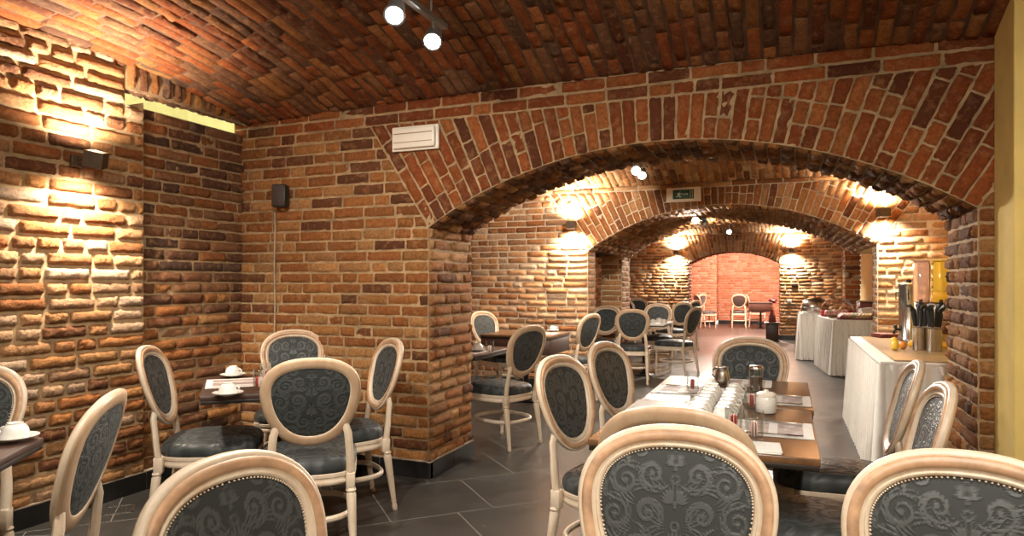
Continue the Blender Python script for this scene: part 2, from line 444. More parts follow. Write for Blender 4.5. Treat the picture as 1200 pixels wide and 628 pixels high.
def planeX(X):    # runs along Y, height t
    return lambda s, t: st(np.full_like(s, X), s, t)
def planeY(Y):
    return lambda s, t: st(s, np.full_like(s, Y), t)
# ------------------------------------------------------------------ the vaulted rooms
XL, XR = -2.21, .885             # arch opening
WL, WR1 = -3.77, 1.75            # bay walls
Y1, Y1B = 3.95, 4.60             # first arch
Y2 = 7.86                        # second arch
Y3, Y3B = 16.5, 17.1             # far doorway arch
TOP = 2.545

def arch_geo(xl, xr, spring, crown):
    xc = (xl+xr)/2; h = (xr-xl)/2; rise = crown-spring
    Rr = (h*h+rise*rise)/(2*rise); zc = crown-Rr; al = math.asin(h/Rr)
    return xc, zc, Rr, al
def arch_face(bw, y, xl, xr, spring, crown, xmin, xmax, top, band, pal, palv, seed, nx=7, ny=5, z0=.10, depth=.012, fan=None, gv=.0052):
    xc, zc, Rr, al = arch_geo(xl, xr, spring, crown)
    ta = math.tan(fan if fan else al); NM = const_n((0, -1, 0))
    def left(z): return [(xmin, xl - max(0, z-spring)*ta)]
    def right(z): return [(xr + max(0, z-spring)*ta, xmax)]
    def both(a, b, sp, sd):
        bw.panel(planeY(y), NM, a, b, sp, pal=pal, seed=sd, nx=nx, ny=ny, depth=depth)
    both(z0, spring, left, seed); both(spring, top-band, left, seed+1)
    both(z0, spring, right, seed+2); both(spring, top-band, right, seed+3)
    bw.panel(planeY(y), NM, top-band, top+.08, lambda z: [(xmin, xmax)], pal=palv, seed=seed+4, nx=nx, ny=ny, header=.1, depth=depth)
    # voussoirs: courses radiate from the arch centre
    lim = top-band
    def P(s, t):
        th = t/Rr; return st(xc+s*np.sin(th), np.full_like(s, y), zc+s*np.cos(th))
    def spans(t):
        return [(Rr, (lim-zc)/math.cos(t/Rr))]
    bw.panel(P, NM, -al*Rr, al*Rr, spans, pitch=.074, gap=gv, L=.25, pal=palv, seed=seed+5, nx=nx, ny=ny, header=.45, depth=depth)
def soffit(bw, y0, y1, xl, xr, spring, crown, pal, seed, nx=6, ny=5, L=.15, depth=.016):
    xc, zc, Rr, al = arch_geo(xl, xr, spring, crown)
    def P(s, t):
        th = t/Rr; return st(xc+Rr*np.sin(th), s, zc+Rr*np.cos(th))
    def N(s, t):
        th = t/Rr; return st(-np.sin(th), np.zeros_like(s), -np.cos(th))
    bw.panel(P, N, -al*Rr, al*Rr, lambda t: [(y0, y1)], pitch=.076, gap=.007, L=L, pal=pal, seed=seed, nx=nx, ny=ny, header=.2, depth=depth, rough=.004)
def jamb(bw, x, nx_, y0, y1, z1, pal, seed, z0=.10, **kw):
    bw.panel(planeX(x), const_n((nx_, 0, 0)), z0, z1, lambda z: [(y0, y1)], pal=pal, seed=seed, **kw)
def vault(bw, x0, x1, y0, y1, zfun, pal, seed, nx=7, ny=5, depth=.013, pitch=.078):
    e = 1e-3
    def P(s, t): return st(t, s, zfun(t, s))
    def N(s, t):
        gx = (zfun(t+e, s)-zfun(t-e, s))/(2*e); gy = (zfun(t, s+e)-zfun(t, s-e))/(2*e)
        n = st(gx, gy, -np.ones_like(s)); return n/np.linalg.norm(n, axis=-1, keepdims=True)
    bw.panel(P, N, x0, x1, lambda t: [(y0, y1)], pitch=pitch, L=.27, pal=pal, seed=seed, nx=nx, ny=ny, header=.25, depth=depth, rough=.003, mstep=.15)
def sail(x0, x1, y0, y1, h0, ax, ay, mid):
    xc, a, yc, b = (x0+x1)/2, (x1-x0)/2, (y0+y1)/2, (y1-y0)/2
    def z(x, y):
        fx = 1-((x-xc)/a)**2; fy2 = 1-((y-yc)/b)**2; fy4 = 1-((y-yc)/b)**4
        return h0 + ax*fx + ay*fy4 + mid*fx*fy2
    return z

# --- bay 1
z1f = sail(WL, WR1, -1.5, Y1, 2.495, .055, .20, .24)
bw = Brickwork('mortar_dark'); vault(bw, WL, WR1, -1.5, Y1, z1f, PAL_RED+PAL_WARM[:2]+PAL_DARK[:3], 11); bw.build('ceiling')
bw = Brickwork()
bw = Brickwork('mortar_ochre'); NW = const_n((1, 0, 0)); RUG = dict(pitch=.081, L=.27, depth=.024, rough=.0022, wob=.0034, header=.5, nx=13, ny=7, edge=.011, gap=.0145, pal=PAL_PALE+PAL_TAN+PAL_WARM)
NY0 = 3.06
bw.panel(planeX(WL), NW, .10, 1.234, lambda z: [(-1.5, NY0)], seed=21, **RUG)
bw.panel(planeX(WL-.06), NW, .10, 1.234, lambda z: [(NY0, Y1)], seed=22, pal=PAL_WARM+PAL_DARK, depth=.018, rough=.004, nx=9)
bw.panel(planeX(WL), NW, 1.234, 2.40, lambda z: [(-1.5, NY0)], seed=23, **RUG)
bw.panel(planeX(WL), NW, 2.40, 2.85, lambda z: [(-1.5, 2.93)], seed=24, **RUG)
# recessed wall under the light well, its jamb, its sill
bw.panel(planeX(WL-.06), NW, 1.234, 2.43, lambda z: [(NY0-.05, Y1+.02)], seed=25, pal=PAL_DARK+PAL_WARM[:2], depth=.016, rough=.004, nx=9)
bw.panel(lambda s, t: st(s, np.full_like(s, NY0), t), const_n((0, 1, 0)), 1.234, 2.45, lambda z: [(WL-.16, WL)], seed=26, pal=PAL_WARM)
# soldier course bridging the light well
def solP(s, t): return st(np.full_like(s, WL+.004), t, s)
bw.panel(solP, NW, 2.93, Y1, lambda t: [(2.505 - .03*max(0, t-3.3), 2.66+.1)], seed=27, pitch=.088, L=.5, header=0, pal=PAL_WARM+PAL_DARK, depth=.022, rough=.005, wob=.006, nx=9, ny=6, gap=.02, edge=.014)
bw.panel(lambda s, t: st(s, t, np.full_like(s, 2.505)), const_n((0, 0, -1)), 2.93, Y1, lambda t: [(WL-.07, WL)], seed=28, pitch=.088, L=.3, pal=PAL_DARK)
bw.build('wall_left')
# light well above the recess
mb = MB()
x0, x1 = WL-.06, WL-1.0
mb.add([(x0, 2.7, 2.425), (x0, 4.3, 2.425), (x1, 4.3, 2.36), (x1, 2.7, 2.36)], [(0, 1, 2, 3)])
mb.add([(x1, 2.4, 2.3), (x1, 4.5, 2.3), (x1, 4.5, 3.8), (x1, 2.4, 3.8)], [(0, 1, 2, 3)])
for yy in (2.7, 4.3): mb.add([(x0-.02, yy, 2.3), (x1, yy, 2.3), (x1, yy, 3.8), (x0-.02, yy, 3.8)], [(0, 1, 2, 3)])
mb.add([(x0-.005, 2.4, 2.51), (x0-.005, 4.5, 2.51), (x0-.005, 4.5, 3.8), (x0-.005, 2.4, 3.8)], [(0, 1, 2, 3)])
struct(mb.build('window_1', 'well_plaster', smooth=False))

bw = Brickwork('mortar_ochre')
arch_face(bw, Y1, XL, XR, 1.68, 2.135, WL-.13, 1.02, TOP, .15, PAL_WARM, PAL_RED, 31, nx=9, ny=6)
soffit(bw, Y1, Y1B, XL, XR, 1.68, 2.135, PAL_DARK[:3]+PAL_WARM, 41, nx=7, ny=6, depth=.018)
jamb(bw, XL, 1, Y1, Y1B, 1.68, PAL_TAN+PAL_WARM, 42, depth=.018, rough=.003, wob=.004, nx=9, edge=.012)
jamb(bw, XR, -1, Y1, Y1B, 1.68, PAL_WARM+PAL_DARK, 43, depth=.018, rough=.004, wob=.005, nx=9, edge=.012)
arch_back = dict(nx=5, ny=4)
bw.panel(planeY(Y1B), const_n((0, 1, 0)), .10, 2.6, lambda z: [(WL-.1, XL)], pal=PAL_WARM, seed=44, nx=5, ny=4)
bw.panel(planeY(Y1B), const_n((0, 1, 0)), .10, 1.68, lambda z: [(XR, 1.6)], pal=PAL_WARM, seed=45, nx=5, ny=4)
xc, zc, Rr, al = arch_geo(XL, XR, 1.68, 2.135)
bw.panel(lambda s, t: st(xc+s*np.sin(t/Rr), np.full_like(s, Y1B), zc+s*np.cos(t/Rr)), const_n((0, 1, 0)), -al*Rr, al*Rr,
         lambda t: [(Rr, (2.6-zc)/math.cos(t/Rr))], seed=46, nx=5, ny=4, pal=PAL_WARM)
bw.panel(planeY(Y1B), const_n((0, 1, 0)), 1.68, 2.6, lambda z: [(XR+max(0, z-1.68)*math.tan(al), 1.6)], seed=47, nx=5, ny=4, pal=PAL_WARM)
bw.build('wall_arch')

# yellow plaster return beside the first arch, and the rest of the near room
mb = MB()
mb.box(((.950+WR1)/2, (3.63+3.94)/2, 1.45), (WR1-.950, .31, 2.9), bev=.008)
struct(mb.build('wall_right', 'yellow_plaster', sharp=20))
mb = MB(); mb.box((WR1+.05, 1.1, 1.45), (.1, 5.2, 2.9)); struct(mb.build('wall_right_side', 'pale_plaster', smooth=False))
mb = MB(); mb.box(((WL+WR1)/2, -1.55, 1.5), (WR1-WL+.4, .1, 3.0)); struct(mb.build('wall_rear', 'pale_plaster', smooth=False))

# --- bay 2
WR2 = 1.52
z2f = sail(WL, WR2, Y1B, Y2, 2.42, .03, .10, .17)
bw = Brickwork(); vault(bw, WL, WR2, Y1B, Y2, z2f, PAL_TAN+PAL_WARM, 51, nx=6, ny=4); bw.build('ceiling_middle')
bw = Brickwork()
jamb(bw, WL, 1, Y1B, Y2, 2.6, PAL_WARM, 52, nx=5, ny=4); bw.build('wall_left_middle')
mb = MB(); mb.box((WR2+.05, (Y1B+Y2)/2, 1.35), (.1, Y2-Y1B, 2.7)); struct(mb.build('wall_right_middle', 'yellow_plaster', smooth=False))
S2, C2 = 1.70, 2.187
bw = Brickwork('mortar_pale')
arch_face(bw, Y2, XL, XR, S2, C2, WL, WR2, 2.44, .05, PAL_PALE+PAL_TAN, PAL_TAN+PAL_WARM, 61, nx=7, ny=5, depth=.014)
soffit(bw, Y2, 10.2, XL, XR, S2, C2, PAL_TAN+PAL_WARM, 71, depth=.02)
jamb(bw, XL, 1, Y2, 8.2, S2, PAL_TAN, 72); jamb(bw, XR, -1, Y2, 8.2, S2, PAL_TAN, 73)
NB = const_n((0, 1, 0)); NF = const_n((0, -1, 0))
for (a, b, sd) in ((WL, XL, 74), (XR, WR2, 75)):
    bw.panel(planeY(8.2), NB, .10, 2.2, lambda z: [(a, b)], pal=PAL_WARM, seed=sd, nx=5, ny=4)
# rear piers of the cross passage
bw.panel(planeY(9.7), NF, .10, 2.2, lambda z: [(-2.52, XL)], pal=PAL_TAN, seed=76, nx=6, ny=4)
bw.panel(planeX(-2.52), const_n((-1, 0, 0)), .10, 2.2, lambda z: [(9.7, 10.2)], pal=PAL_TAN, seed=77, nx=5, ny=4)
jamb(bw, XL, 1, 9.7, 10.2, S2, PAL_TAN, 78, nx=6, ny=4)
# far face of the thick arch, seen only from bay 3
xc, zc, Rr, al = arch_geo(XL, XR, S2, C2)
bw.panel(lambda s, t: st(xc+s*np.sin(t/Rr), np.full_like(s, 10.2), zc+s*np.cos(t/Rr)), NB, -al*Rr, al*Rr, lambda t: [(Rr, (2.7-zc)/math.cos(t/Rr))], seed=82, nx=5, ny=4)
for sgn, a in ((-1, XL), (1, XR)):
    bw.panel(planeY(10.2), NB, S2, 2.7, lambda z: [tuple(sorted((a + sgn*max(0, z-S2)*math.tan(al), WL if sgn < 0 else WR2)))], seed=83, nx=5, ny=4)
bw.build('wall_arch_middle')
# cross passage walls and flat lintel-height ceilings either side
bw = Brickwork()
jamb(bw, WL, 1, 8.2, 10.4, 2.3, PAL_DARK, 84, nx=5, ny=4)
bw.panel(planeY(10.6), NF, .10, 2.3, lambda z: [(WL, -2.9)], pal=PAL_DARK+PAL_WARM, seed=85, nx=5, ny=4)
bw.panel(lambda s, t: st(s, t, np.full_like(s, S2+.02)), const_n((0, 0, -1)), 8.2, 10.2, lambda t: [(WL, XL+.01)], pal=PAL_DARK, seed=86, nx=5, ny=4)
bw.build('wall_left_passage')
mb = MB(); mb.box((WR2+.05, 9.2, 1.35), (.1, 2.2, 2.7)); mb.box(((XR+WR2)/2, 9.2, S2+.06), (WR2-XR, 2.0, .1))
struct(mb.build('wall_right_passage', 'pale_plaster', smooth=False))

# --- bay 3
z3f = sail(WL, WR2, 10.2, Y3, 2.45, .03, .05, .28)
bw = Brickwork(); vault(bw, WL, WR2, 10.2, Y3, z3f, PAL_PALE+PAL_TAN, 91, nx=5, ny=4); bw.build('ceiling_back')
bw = Brickwork(); jamb(bw, WL, 1, 10.2, Y3, 2.7, PAL_PALE+PAL_TAN, 92, nx=5, ny=4); bw.build('wall_left_back')
bw = Brickwork(); jamb(bw, WR2, -1, 10.2, 12.5, 2.7, PAL_WARM, 93, nx=5, ny=4)
PR = PAL_RED+PAL_WARM
bw.panel(planeY(12.0), NF, .10, 2.6, lambda z: [(.89, 1.11)], pal=PR, seed=94, nx=6, ny=4)
bw.panel(planeX(.89), const_n((-1, 0, 0)), .10, 2.6, lambda z: [(12.0, 12.5)], pal=PR, seed=95, nx=6, ny=4)
bw.panel(planeX(1.11), const_n((1, 0, 0)), .10, 2.6, lambda z: [(12.0, 12.5)], pal=PR, seed=96, nx=6, ny=4)
bw.panel(planeY(12.5), NB, .10, 2.6, lambda z: [(.89, 1.11)], pal=PR, seed=97, nx=6, ny=4)
bw.build('wall_right_back')
mb = MB(); mb.box((WR2+.06, 14.5, 1.4), (.1, 4.0, 2.8)); struct(mb.build('wall_right_plaster', 'pale_plaster', smooth=False))
AL3, AR3 = -2.14, -.11
bw = Brickwork('mortar_pale')
arch_face(bw, Y3, AL3, AR3, 1.77, 2.04, WL, WR2, 2.47, .03, PAL_PALE+PAL_TAN, PAL_PALE+PAL_TAN, 101, nx=5, ny=4, fan=R(27))
soffit(bw, Y3, Y3B, AL3, AR3, 1.77, 2.04, PAL_RED, 111, nx=5, ny=4)
jamb(bw, AL3, 1, Y3, Y3B, 1.77, PAL_RED, 112, nx=5, ny=4); jamb(bw, AR3, -1, Y3, Y3B, 1.77, PAL_RED, 113, nx=5, ny=4)
bw.build('wall_arch_back')
# far room
bw = Brickwork()
YF = 22.3; PK = [(.52, .25, .17), (.46, .20, .13), (.57, .30, .22), (.43, .18, .12)]
bw.panel(planeY(YF), NF, .10, 2.7, lambda z: [(-3.2, 1.2)], pal=PK, seed=121, nx=5, ny=4)
bw.panel(planeY(YF-.6), NF, .10, 2.7, lambda z: [(-3.2, -1.98)], pal=PK, seed=122, nx=5, ny=4)
bw.panel(planeX(-1.98), const_n((1, 0, 0)), .10, 2.7, lambda z: [(YF-.6, YF)], pal=PK, seed=123, nx=5, ny=4)
bw.build('wall_back')
bw = Brickwork()
bw.panel(planeX(-3.2), const_n((1, 0, 0)), .10, 2.7, lambda z: [(Y3B, YF)], pal=PK, seed=124, nx=5, ny=4); bw.build('wall_left_far')
bw = Brickwork(); bw.panel(planeX(1.2), const_n((-1, 0, 0)), .10, 2.7, lambda z: [(Y3B, YF)], pal=PK, seed=125, nx=5, ny=4); bw.build('wall_right_far')
bw = Brickwork(); bw.panel(planeY(Y3B), NB, .10, 2.7, lambda z: [(-3.2, AL3), (AR3, 1.2)], pal=PK, seed=126, nx=5, ny=4)
bw.panel(planeY(Y3B), NB, 2.04, 2.7, lambda z: [(AL3, AR3)], pal=PK, seed=127, nx=5, ny=4); bw.build('wall_front_far')
bw = Brickwork(); vault(bw, -3.2, 1.2, Y3B, YF, sail(-3.2, 1.2, Y3B, YF, 2.4, .03, .05, .25), PK, 128, nx=5, ny=4); bw.build('ceiling_far')

# --- floor and plinths
mb = MB(); mb.add([(-4.2, -1.8, 0), (2.2, -1.8, 0), (2.2, 23, 0), (-4.2, 23, 0)], [(0, 1, 2, 3)])
struct(mb.build('floor', 'floor_tile', smooth=False))
def plinth(name, runs, h=.112, d=.03):
    mb = MB(); 
    for (xa, ya, xb, yb, nx_, ny_) in runs:
        L = math.hypot(xb-xa, yb-ya); k = max(1, round(L/.45))
        for i in range(k):
            f0, f1 = i/k, (i+1)/k
            cx, cy = xa+(xb-xa)*(f0+f1)/2+nx_*d/2, ya+(yb-ya)*(f0+f1)/2+ny_*d/2
            ln = L/k-.004
            mb.cur = 0; mb.box((cx, cy, h/2), (ln if ny_ else d, d if ny_ else ln, h), bev=.002)
        mb.cur = 1
        cx, cy = (xa+xb)/2+nx_*(d/2-.004), (ya+yb)/2+ny_*(d/2-.004)
        mb.box((cx, cy, h/2+.004), (L if ny_ else d, d if ny_ else L, h+.006))
    return struct(mb.build(name, ['black_plinth', 'grout'], smooth=False))
plinth('baseboard_left', [(WL, -1.4, WL, Y1, 1, 0)])
plinth('baseboard_arch', [(WL, Y1, XL+.03, Y1, 0, -1), (XL, Y1-.03, XL, Y1B, 1, 0), (XR, Y1-.03, XR, Y1B, -1, 0), (XR-.03, Y1, .95, Y1, 0, -1)])
plinth('baseboard_middle', [(WL, Y2, XL+.03, Y2, 0, -1), (XR-.03, Y2, WR2, Y2, 0, -1), (XL, Y2, XL, 8.2, 1, 0), (XR, Y2, XR, 8.2, -1, 0),
                            (-2.52, 9.7, XL, 9.7, 0, -1), (XL, 9.7, XL, 10.2, 1, 0)])
plinth('baseboard_back', [(WL, Y3, AL3+.03, Y3, 0, -1), (AR3-.03, Y3, WR2, Y3, 0, -1), (WR2, 10.2, WR2, Y3, -1, 0), (WL, 10.2, WL, Y3, 1, 0)])
plinth('baseboard_far', [(-1.98, YF, 1.2, YF, 0, -1), (-3.2, YF-.6, -1.98, YF-.6, 0, -1)])
# floor drain by the left wall
dx, dy = on(140, 597, 0)
t = thing('floor_drain', 'small square metal floor drain grate by the brick wall', 'drain', (dx, dy, 0), R(45))
mb = MB()
for q in (-1, 1): mb.box((q*.072, 0, .002), (.012, .156, .004)); mb.box((0, q*.072, .002), (.156, .012, .004))
mb.build('frame', 'brushed_steel', t, smooth=False)
mb = MB()
for i in range(7): mb.box(((i-3)*.019, 0, .0018), (.007, .14, .003))
mb.build('grille', 'brushed_steel', t, smooth=False)
# ------------------------------------------------------------------ chairs
def ring_pt(ph, k=1.0, off=0.0):
    c, s_ = math.cos(ph), math.sin(ph); n = 2.0/2.35
    x = .198*math.copysign(abs(c)**n, c); z = .186*math.copysign(abs(s_)**n, s_)
    x *= 1+.18*(z/.186) - .035
    return x*k, z*k
def ring_n(ph):
    e = .01; a = ring_pt(ph-e); b = ring_pt(ph+e); tx, tz = b[0]-a[0], b[1]-a[1]; L = math.hypot(tx, tz); return tz/L, -tx/L
RAKE = math.tan(R(17)); ZC = .764; YC = -.268
def back_pt(x, z, d):          # d: towards the front of the chair
    return (x, YC - z*RAKE + .55*x*x - .012*math.cos(z/.186*1.4) + d, ZC+z)
def seat_outline(t, k=1.0):
    c, s_ = math.cos(t), math.sin(t); n = 2/3.6
    y = .232*math.copysign(abs(s_)**n, s_); w = .222+.028*(y/.232)
    y += .03*max(0, s_)*(1-abs(c)**2)*.5
    return w*k*math.copysign(abs(c)**n, c), y*k+.01
def make_chair():
    root = bpy.data.objects.new('dining_chair', None); COL.objects.link(root); root.empty_display_size = .1
    # medallion frame: moulded front, flat back
    prof = [(-.026, -.010), (-.027, .006), (-.0235, .0125), (-.019, .0135), (-.0165, .0095), (-.0135, .0100), (-.009, .0150), (-.002, .0190), (.006, .0195),
            (.0125, .0165), (.0140, .0115), (.0185, .0120), (.0230, .0085), (.0250, .0010), (.0240, -.008), (.0200, -.0145), (.008, -.0175), (-.010, -.0175), (-.021, -.0150)]
    mb = MB(); NP = 72; vs = []; fs = []; np_ = len(prof)
    for i in range(NP):
        ph = 2*PI*i/NP; x, z = ring_pt(ph); nx, nz = ring_n(ph)
        for (r, d) in prof: vs.append(back_pt(x+nx*r, z+nz*r, d))
    fm = []
    for i in range(NP):
        k = (i+1) % NP
        for j in range(np_):
            fs.append((i*np_+j, k*np_+j, k*np_+(j+1) % np_, i*np_+(j+1) % np_)); fm.append(2 if j in (6, 7, 8, 9) else 1 if j in (14, 15, 16, 17) else 0)
    mb.add(vs, fs); mb.m = fm
    frame = mb.build('back_frame', ['cream_wood', 'tan_wood', 'band_wood'], root, sharp=60)
    # upholstered panels, front and rear
    def disc(front):
        mb = MB(); vs = []; fs = []; pp = []; NR, NA = (62, 220) if front else (44, 160)
        for r in range(1, NR+1):
            kk = 1-(1-r/NR)**1.15 if False else r/NR
            for i in range(NA):
                ph = 2*PI*i/NA; x, z = ring_pt(ph); nx, nz = ring_n(ph); x = (x-nx*.0225)*kk; z = (z-nz*.0225)*kk
                dome = (1-kk**2.6)
                d = (.004+.017*dome) if front else (-.011-.006*dome)
                vs.append(back_pt(x, z, d)); pp.append((x, z, .01))
        vs.append(back_pt(0, 0, .021 if front else -.017)); pp.append((0, 0, .01)); cidx = len(vs)-1
        for r in range(NR-1):
            for i in range(NA): fs.append((r*NA+i, r*NA+(i+1) % NA, (r+1)*NA+(i+1) % NA, (r+1)*NA+i))
        for i in range(NA): fs.append((cidx, i, (i+1) % NA))
        return mb.add(vs, fs, pp)
    disc(True).build('back_cushion', 'damask', root, sharp=180, weave=True)
    disc(False).build('rear_panel', 'damask', root, sharp=180, weave=True)
    # beaded braid
    mb = MB(); NB_ = 150
    for i in range(NB_):
        ph = 2*PI*i/NB_; x, z = ring_pt(ph); nx, nz = ring_n(ph); c = back_pt(x-nx*.0285, z-nz*.0285, .0085)
        r = .0036
        mb.add([(c[0]+r, c[1], c[2]), (c[0]-r, c[1], c[2]), (c[0], c[1]+r, c[2]), (c[0], c[1]-r*.3, c[2]), (c[0], c[1], c[2]+r), (c[0], c[1], c[2]-r)],
               [(0, 2, 4), (2, 1, 4), (1, 3, 4), (3, 0, 4), (2, 0, 5), (1, 2, 5), (3, 1, 5), (0, 3, 5)])
    mb.build('braid', 'cream_wood', root, sharp=180)
    # seat
    mb = MB(); NA = 120; layers = [(.960, .412), (1.0, .420), (1.012, .438), (1.005, .456), (.975, .472), (.90, .486)]
    for i in range(1, 36): k = .90*(1-i/36); layers.append((k, .486+.022*(1-(k/.9)**2)))
    vs = []; fs = []; pp = []
    for (k, z) in layers:
        for i in range(NA):
            x, y = seat_outline(2*PI*i/NA, k); vs.append((x, y, z + (.006*math.sin(9*x+3)*math.cos(7*y) if z > .47 else 0))); pp.append((x*.8, y*.8, .01))
    vs.append((0, .01, .508)); pp.append((0, 0, .01)); c = len(vs)-1
    for r in range(len(layers)-1):
        for i in range(NA): fs.append((r*NA+i, r*NA+(i+1) % NA, (r+1)*NA+(i+1) % NA, (r+1)*NA+i))
    for i in range(NA): fs.append(((len(layers)-1)*NA+i, (len(layers)-1)*NA+(i+1) % NA, c))
    mb.add(vs, fs, pp).build('seat', 'damask', root, sharp=180, weave=True)
    NA = 48; mb = MB(); layers = [(.90, .362), (.985, .362), (1.005, .368), (1.005, .380), (.992, .384), (.992, .396), (1.008, .400), (1.008, .414), (.985, .420), (.90, .420)]
    vs = []; fs = []
    for (k, z) in layers:
        for i in range(NA): x, y = seat_outline(2*PI*i/NA, k); vs.append((x, y, z))
    for r in range(len(layers)-1):
        for i in range(NA): fs.append((r*NA+i, r*NA+(i+1) % NA, (r+1)*NA+(i+1) % NA, (r+1)*NA+i))
    mb.add(vs, fs).build('seat_rail', 'cream_wood', root, sharp=40)
    # front legs: square block, collar, fluted taper, peg foot
    def turned(top, bot, lean=(0, 0)):
        mb = MB(); NZ = [(.000, .012), (.012, .0155), (.030, .0150), (.040, .0120), (.055, .0150), (.062, .0135), (.20, .0190), (.315, .0225), (.325, .0190), (.334, .0245), (.346, .0200)]
        seg = 20; vs = []; fs = []
        for (z, r) in NZ:
            f = 1-z/.40
            for j in range(seg):
                a = 2*PI*j/seg; rr = r*(1+(.05 if j % 2 else -.03)*(1 if .06 < z < .316 else 0))
                vs.append((top[0]+lean[0]*f+rr*math.cos(a), top[1]+lean[1]*f+rr*math.sin(a), z))
        for i in range(len(NZ)-1):
            for j in range(seg): fs.append((i*seg+j, i*seg+(j+1) % seg, (i+1)*seg+(j+1) % seg, (i+1)*seg+j))
        fs.append(tuple(range(seg))[::-1]); mb.add(vs, fs)
        return mb
    for s_ in (-1, 1):
        mb = turned((s_*.205, .19), None); mb.box((s_*.205, .19, .385), (.048, .048, .074), bev=.005); mb.build('leg', 'cream_wood', root, sharp=50)
    for s_ in (-1, 1):
        mb = turned((s_*.178, -.205), None, (s_*.012, -.055)); mb.box((s_*.178, -.207, .378), (.040, .044, .080), bev=.005)
        # stile sweeping up into the medallion
        x0, z0 = ring_pt(R(-32 if s_ > 0 else 212)); e = back_pt(x0, z0, 0)
        pts = [(s_*.178, -.207, .37), (s_*.178, -.214, .44), (s_*.176, -.222, .50), (s_*.170, -.229, .56), (s_*.165, -.236, .61), (e[0]+s_*.0, e[1]-.002, e[2]+.01)]
        mb.tube(pts, [.021, .021, .0205, .0195, .0195, .0165], n=8, flat=.8, up=(0, 1, 0)); mb.build('leg', 'cream_wood', root, sharp=50)
    # bent hoop stretcher
    pts = []
    for i in range(40):
        t = 2*PI*i/40; c, s2 = math.cos(t), math.sin(t); n = 2/2.7
        pts.append((.196*math.copysign(abs(c)**n, c), .215*math.copysign(abs(s2)**n, s2)-.010, .205))
    mb = MB(); mb.tube(pts, .0125, n=8, closed=True, flat=1.2); mb.build('stretcher', 'cream_wood', root)
    return root
CH0 = make_chair(); first = [True]
def chair(u, z, face, label, dark=False):
    b = R(face); fx, fy = math.sin(b), math.cos(b); X, Y = at(u, z)
    o = CH0 if first[0] else copy_tree(CH0)
    first[0] = False
    o.location = (X+.295*fx, Y+.295*fy, 0); o.rotation_euler = (0, 0, -b)
    tag(o, label, 'chair', 'medallion dining chairs')
    if dark:
        for ch in o.children:
            if ch.name.split('.')[0] in ('back_cushion', 'rear_panel'):
                ch.data = ch.data.copy(); ch.data.materials[0] = MATS['dark_velvet']
    return o
# near room
chair(-33, 2.72, 152, 'cream medallion chair cut by the picture edge, facing the table corner with one cup')
chair(119, 2.08, -127, 'cream medallion chair seen from behind, strongly tilted, beside the table cut by the frame')
chair(178, 3.58, 57, 'cream medallion chair with black seat, side on, against the lit brick wall')
chair(344, 4.78, 141, 'cream medallion chair facing out behind the cup table, against the brick wall')
chair(365, 3.03, -40, 'cream medallion chair with its back to us, in front of the cup table')
chair(456, 4.05, -143, 'cream medallion chair beside the brick pillar, seat towards the cup table')
chair(272, 1.29, 93, 'close cream medallion chair showing its patterned front, cropped below, near the cup table')
chair(791, 1.55, 174, 'close cream medallion chair with scroll damask front, back to back with another chair')
chair(790, 1.85, 0, 'tan-backed chair almost hidden behind the big damask chair, facing the long table')
chair(1134, 1.31, 186, 'close dark damask chair cropped by the picture corner, nearest the yellow wall')
chair(658, 3.09, 104, 'nearer of two chairs along the open aisle side of the long table')
chair(712, 3.80, 106, 'farther of two chairs along the open aisle side of the long table')
chair(879, 4.12, 178, 'chair at the far end of the long table, black back facing us')
chair(1067, 2.91, -88, 'chair beside the near white buffet, farther one on that side of the long table')
chair(1097, 2.27, -90, 'chair by the right brick pier, nearer one on the buffet side of the long table'.replace('right ', ''))
# middle room
chair(620, 5.32, -70, 'cream chair just past the brick pillar, seat to the table with paper mat')
chair(566, 7.95, 112, 'cream chair peeking past the pillar edge against the far brick face')
chair(692, 7.28, -74, 'chair drawn up to the dark-sided table, seen from behind at an angle')
chair(741, 8.6, -11, 'chair with full round grey back to us at the small white-topped table')
chair(814, 9.3, -70, 'chair on the aisle side of the small white-topped table, brown legs in view'.replace(', brown legs in view', ', seat turned inward'))
chair(771, 10.75, 172, 'grey-backed chair facing us across the small white-topped table')
chair(711, 9.75, 184, 'chair in the dark side passage, only its grey back top showing')
chair(733, 13.3, 125, 'brown-backed chair turned sideways beyond the passage pier', dark=True)
chair(747, 14.4, 165, 'grey-backed chair by the deep back wall behind the brown-backed one')
chair(800, 11.7, -45, 'angled chair beyond the small table, dark shaded back towards us')
chair(814, 12.8, -65, 'chair half hidden directly behind the angled chair in the back bay')
# far red room
chair(816, 19.2, 60, 'tiny chair in the red room doorway, nearer the pale pilaster', dark=True)
chair(823, 19.6, -60, 'tiny chair in the red room doorway, brown back edge-on', dark=True)
chair(866, 19.3, -5, 'white chair with brown round back alone against the red brick wall', dark=True)
chair(874, 19.9, 70, 'white chair partly behind the brown-backed one in the red room', dark=True)

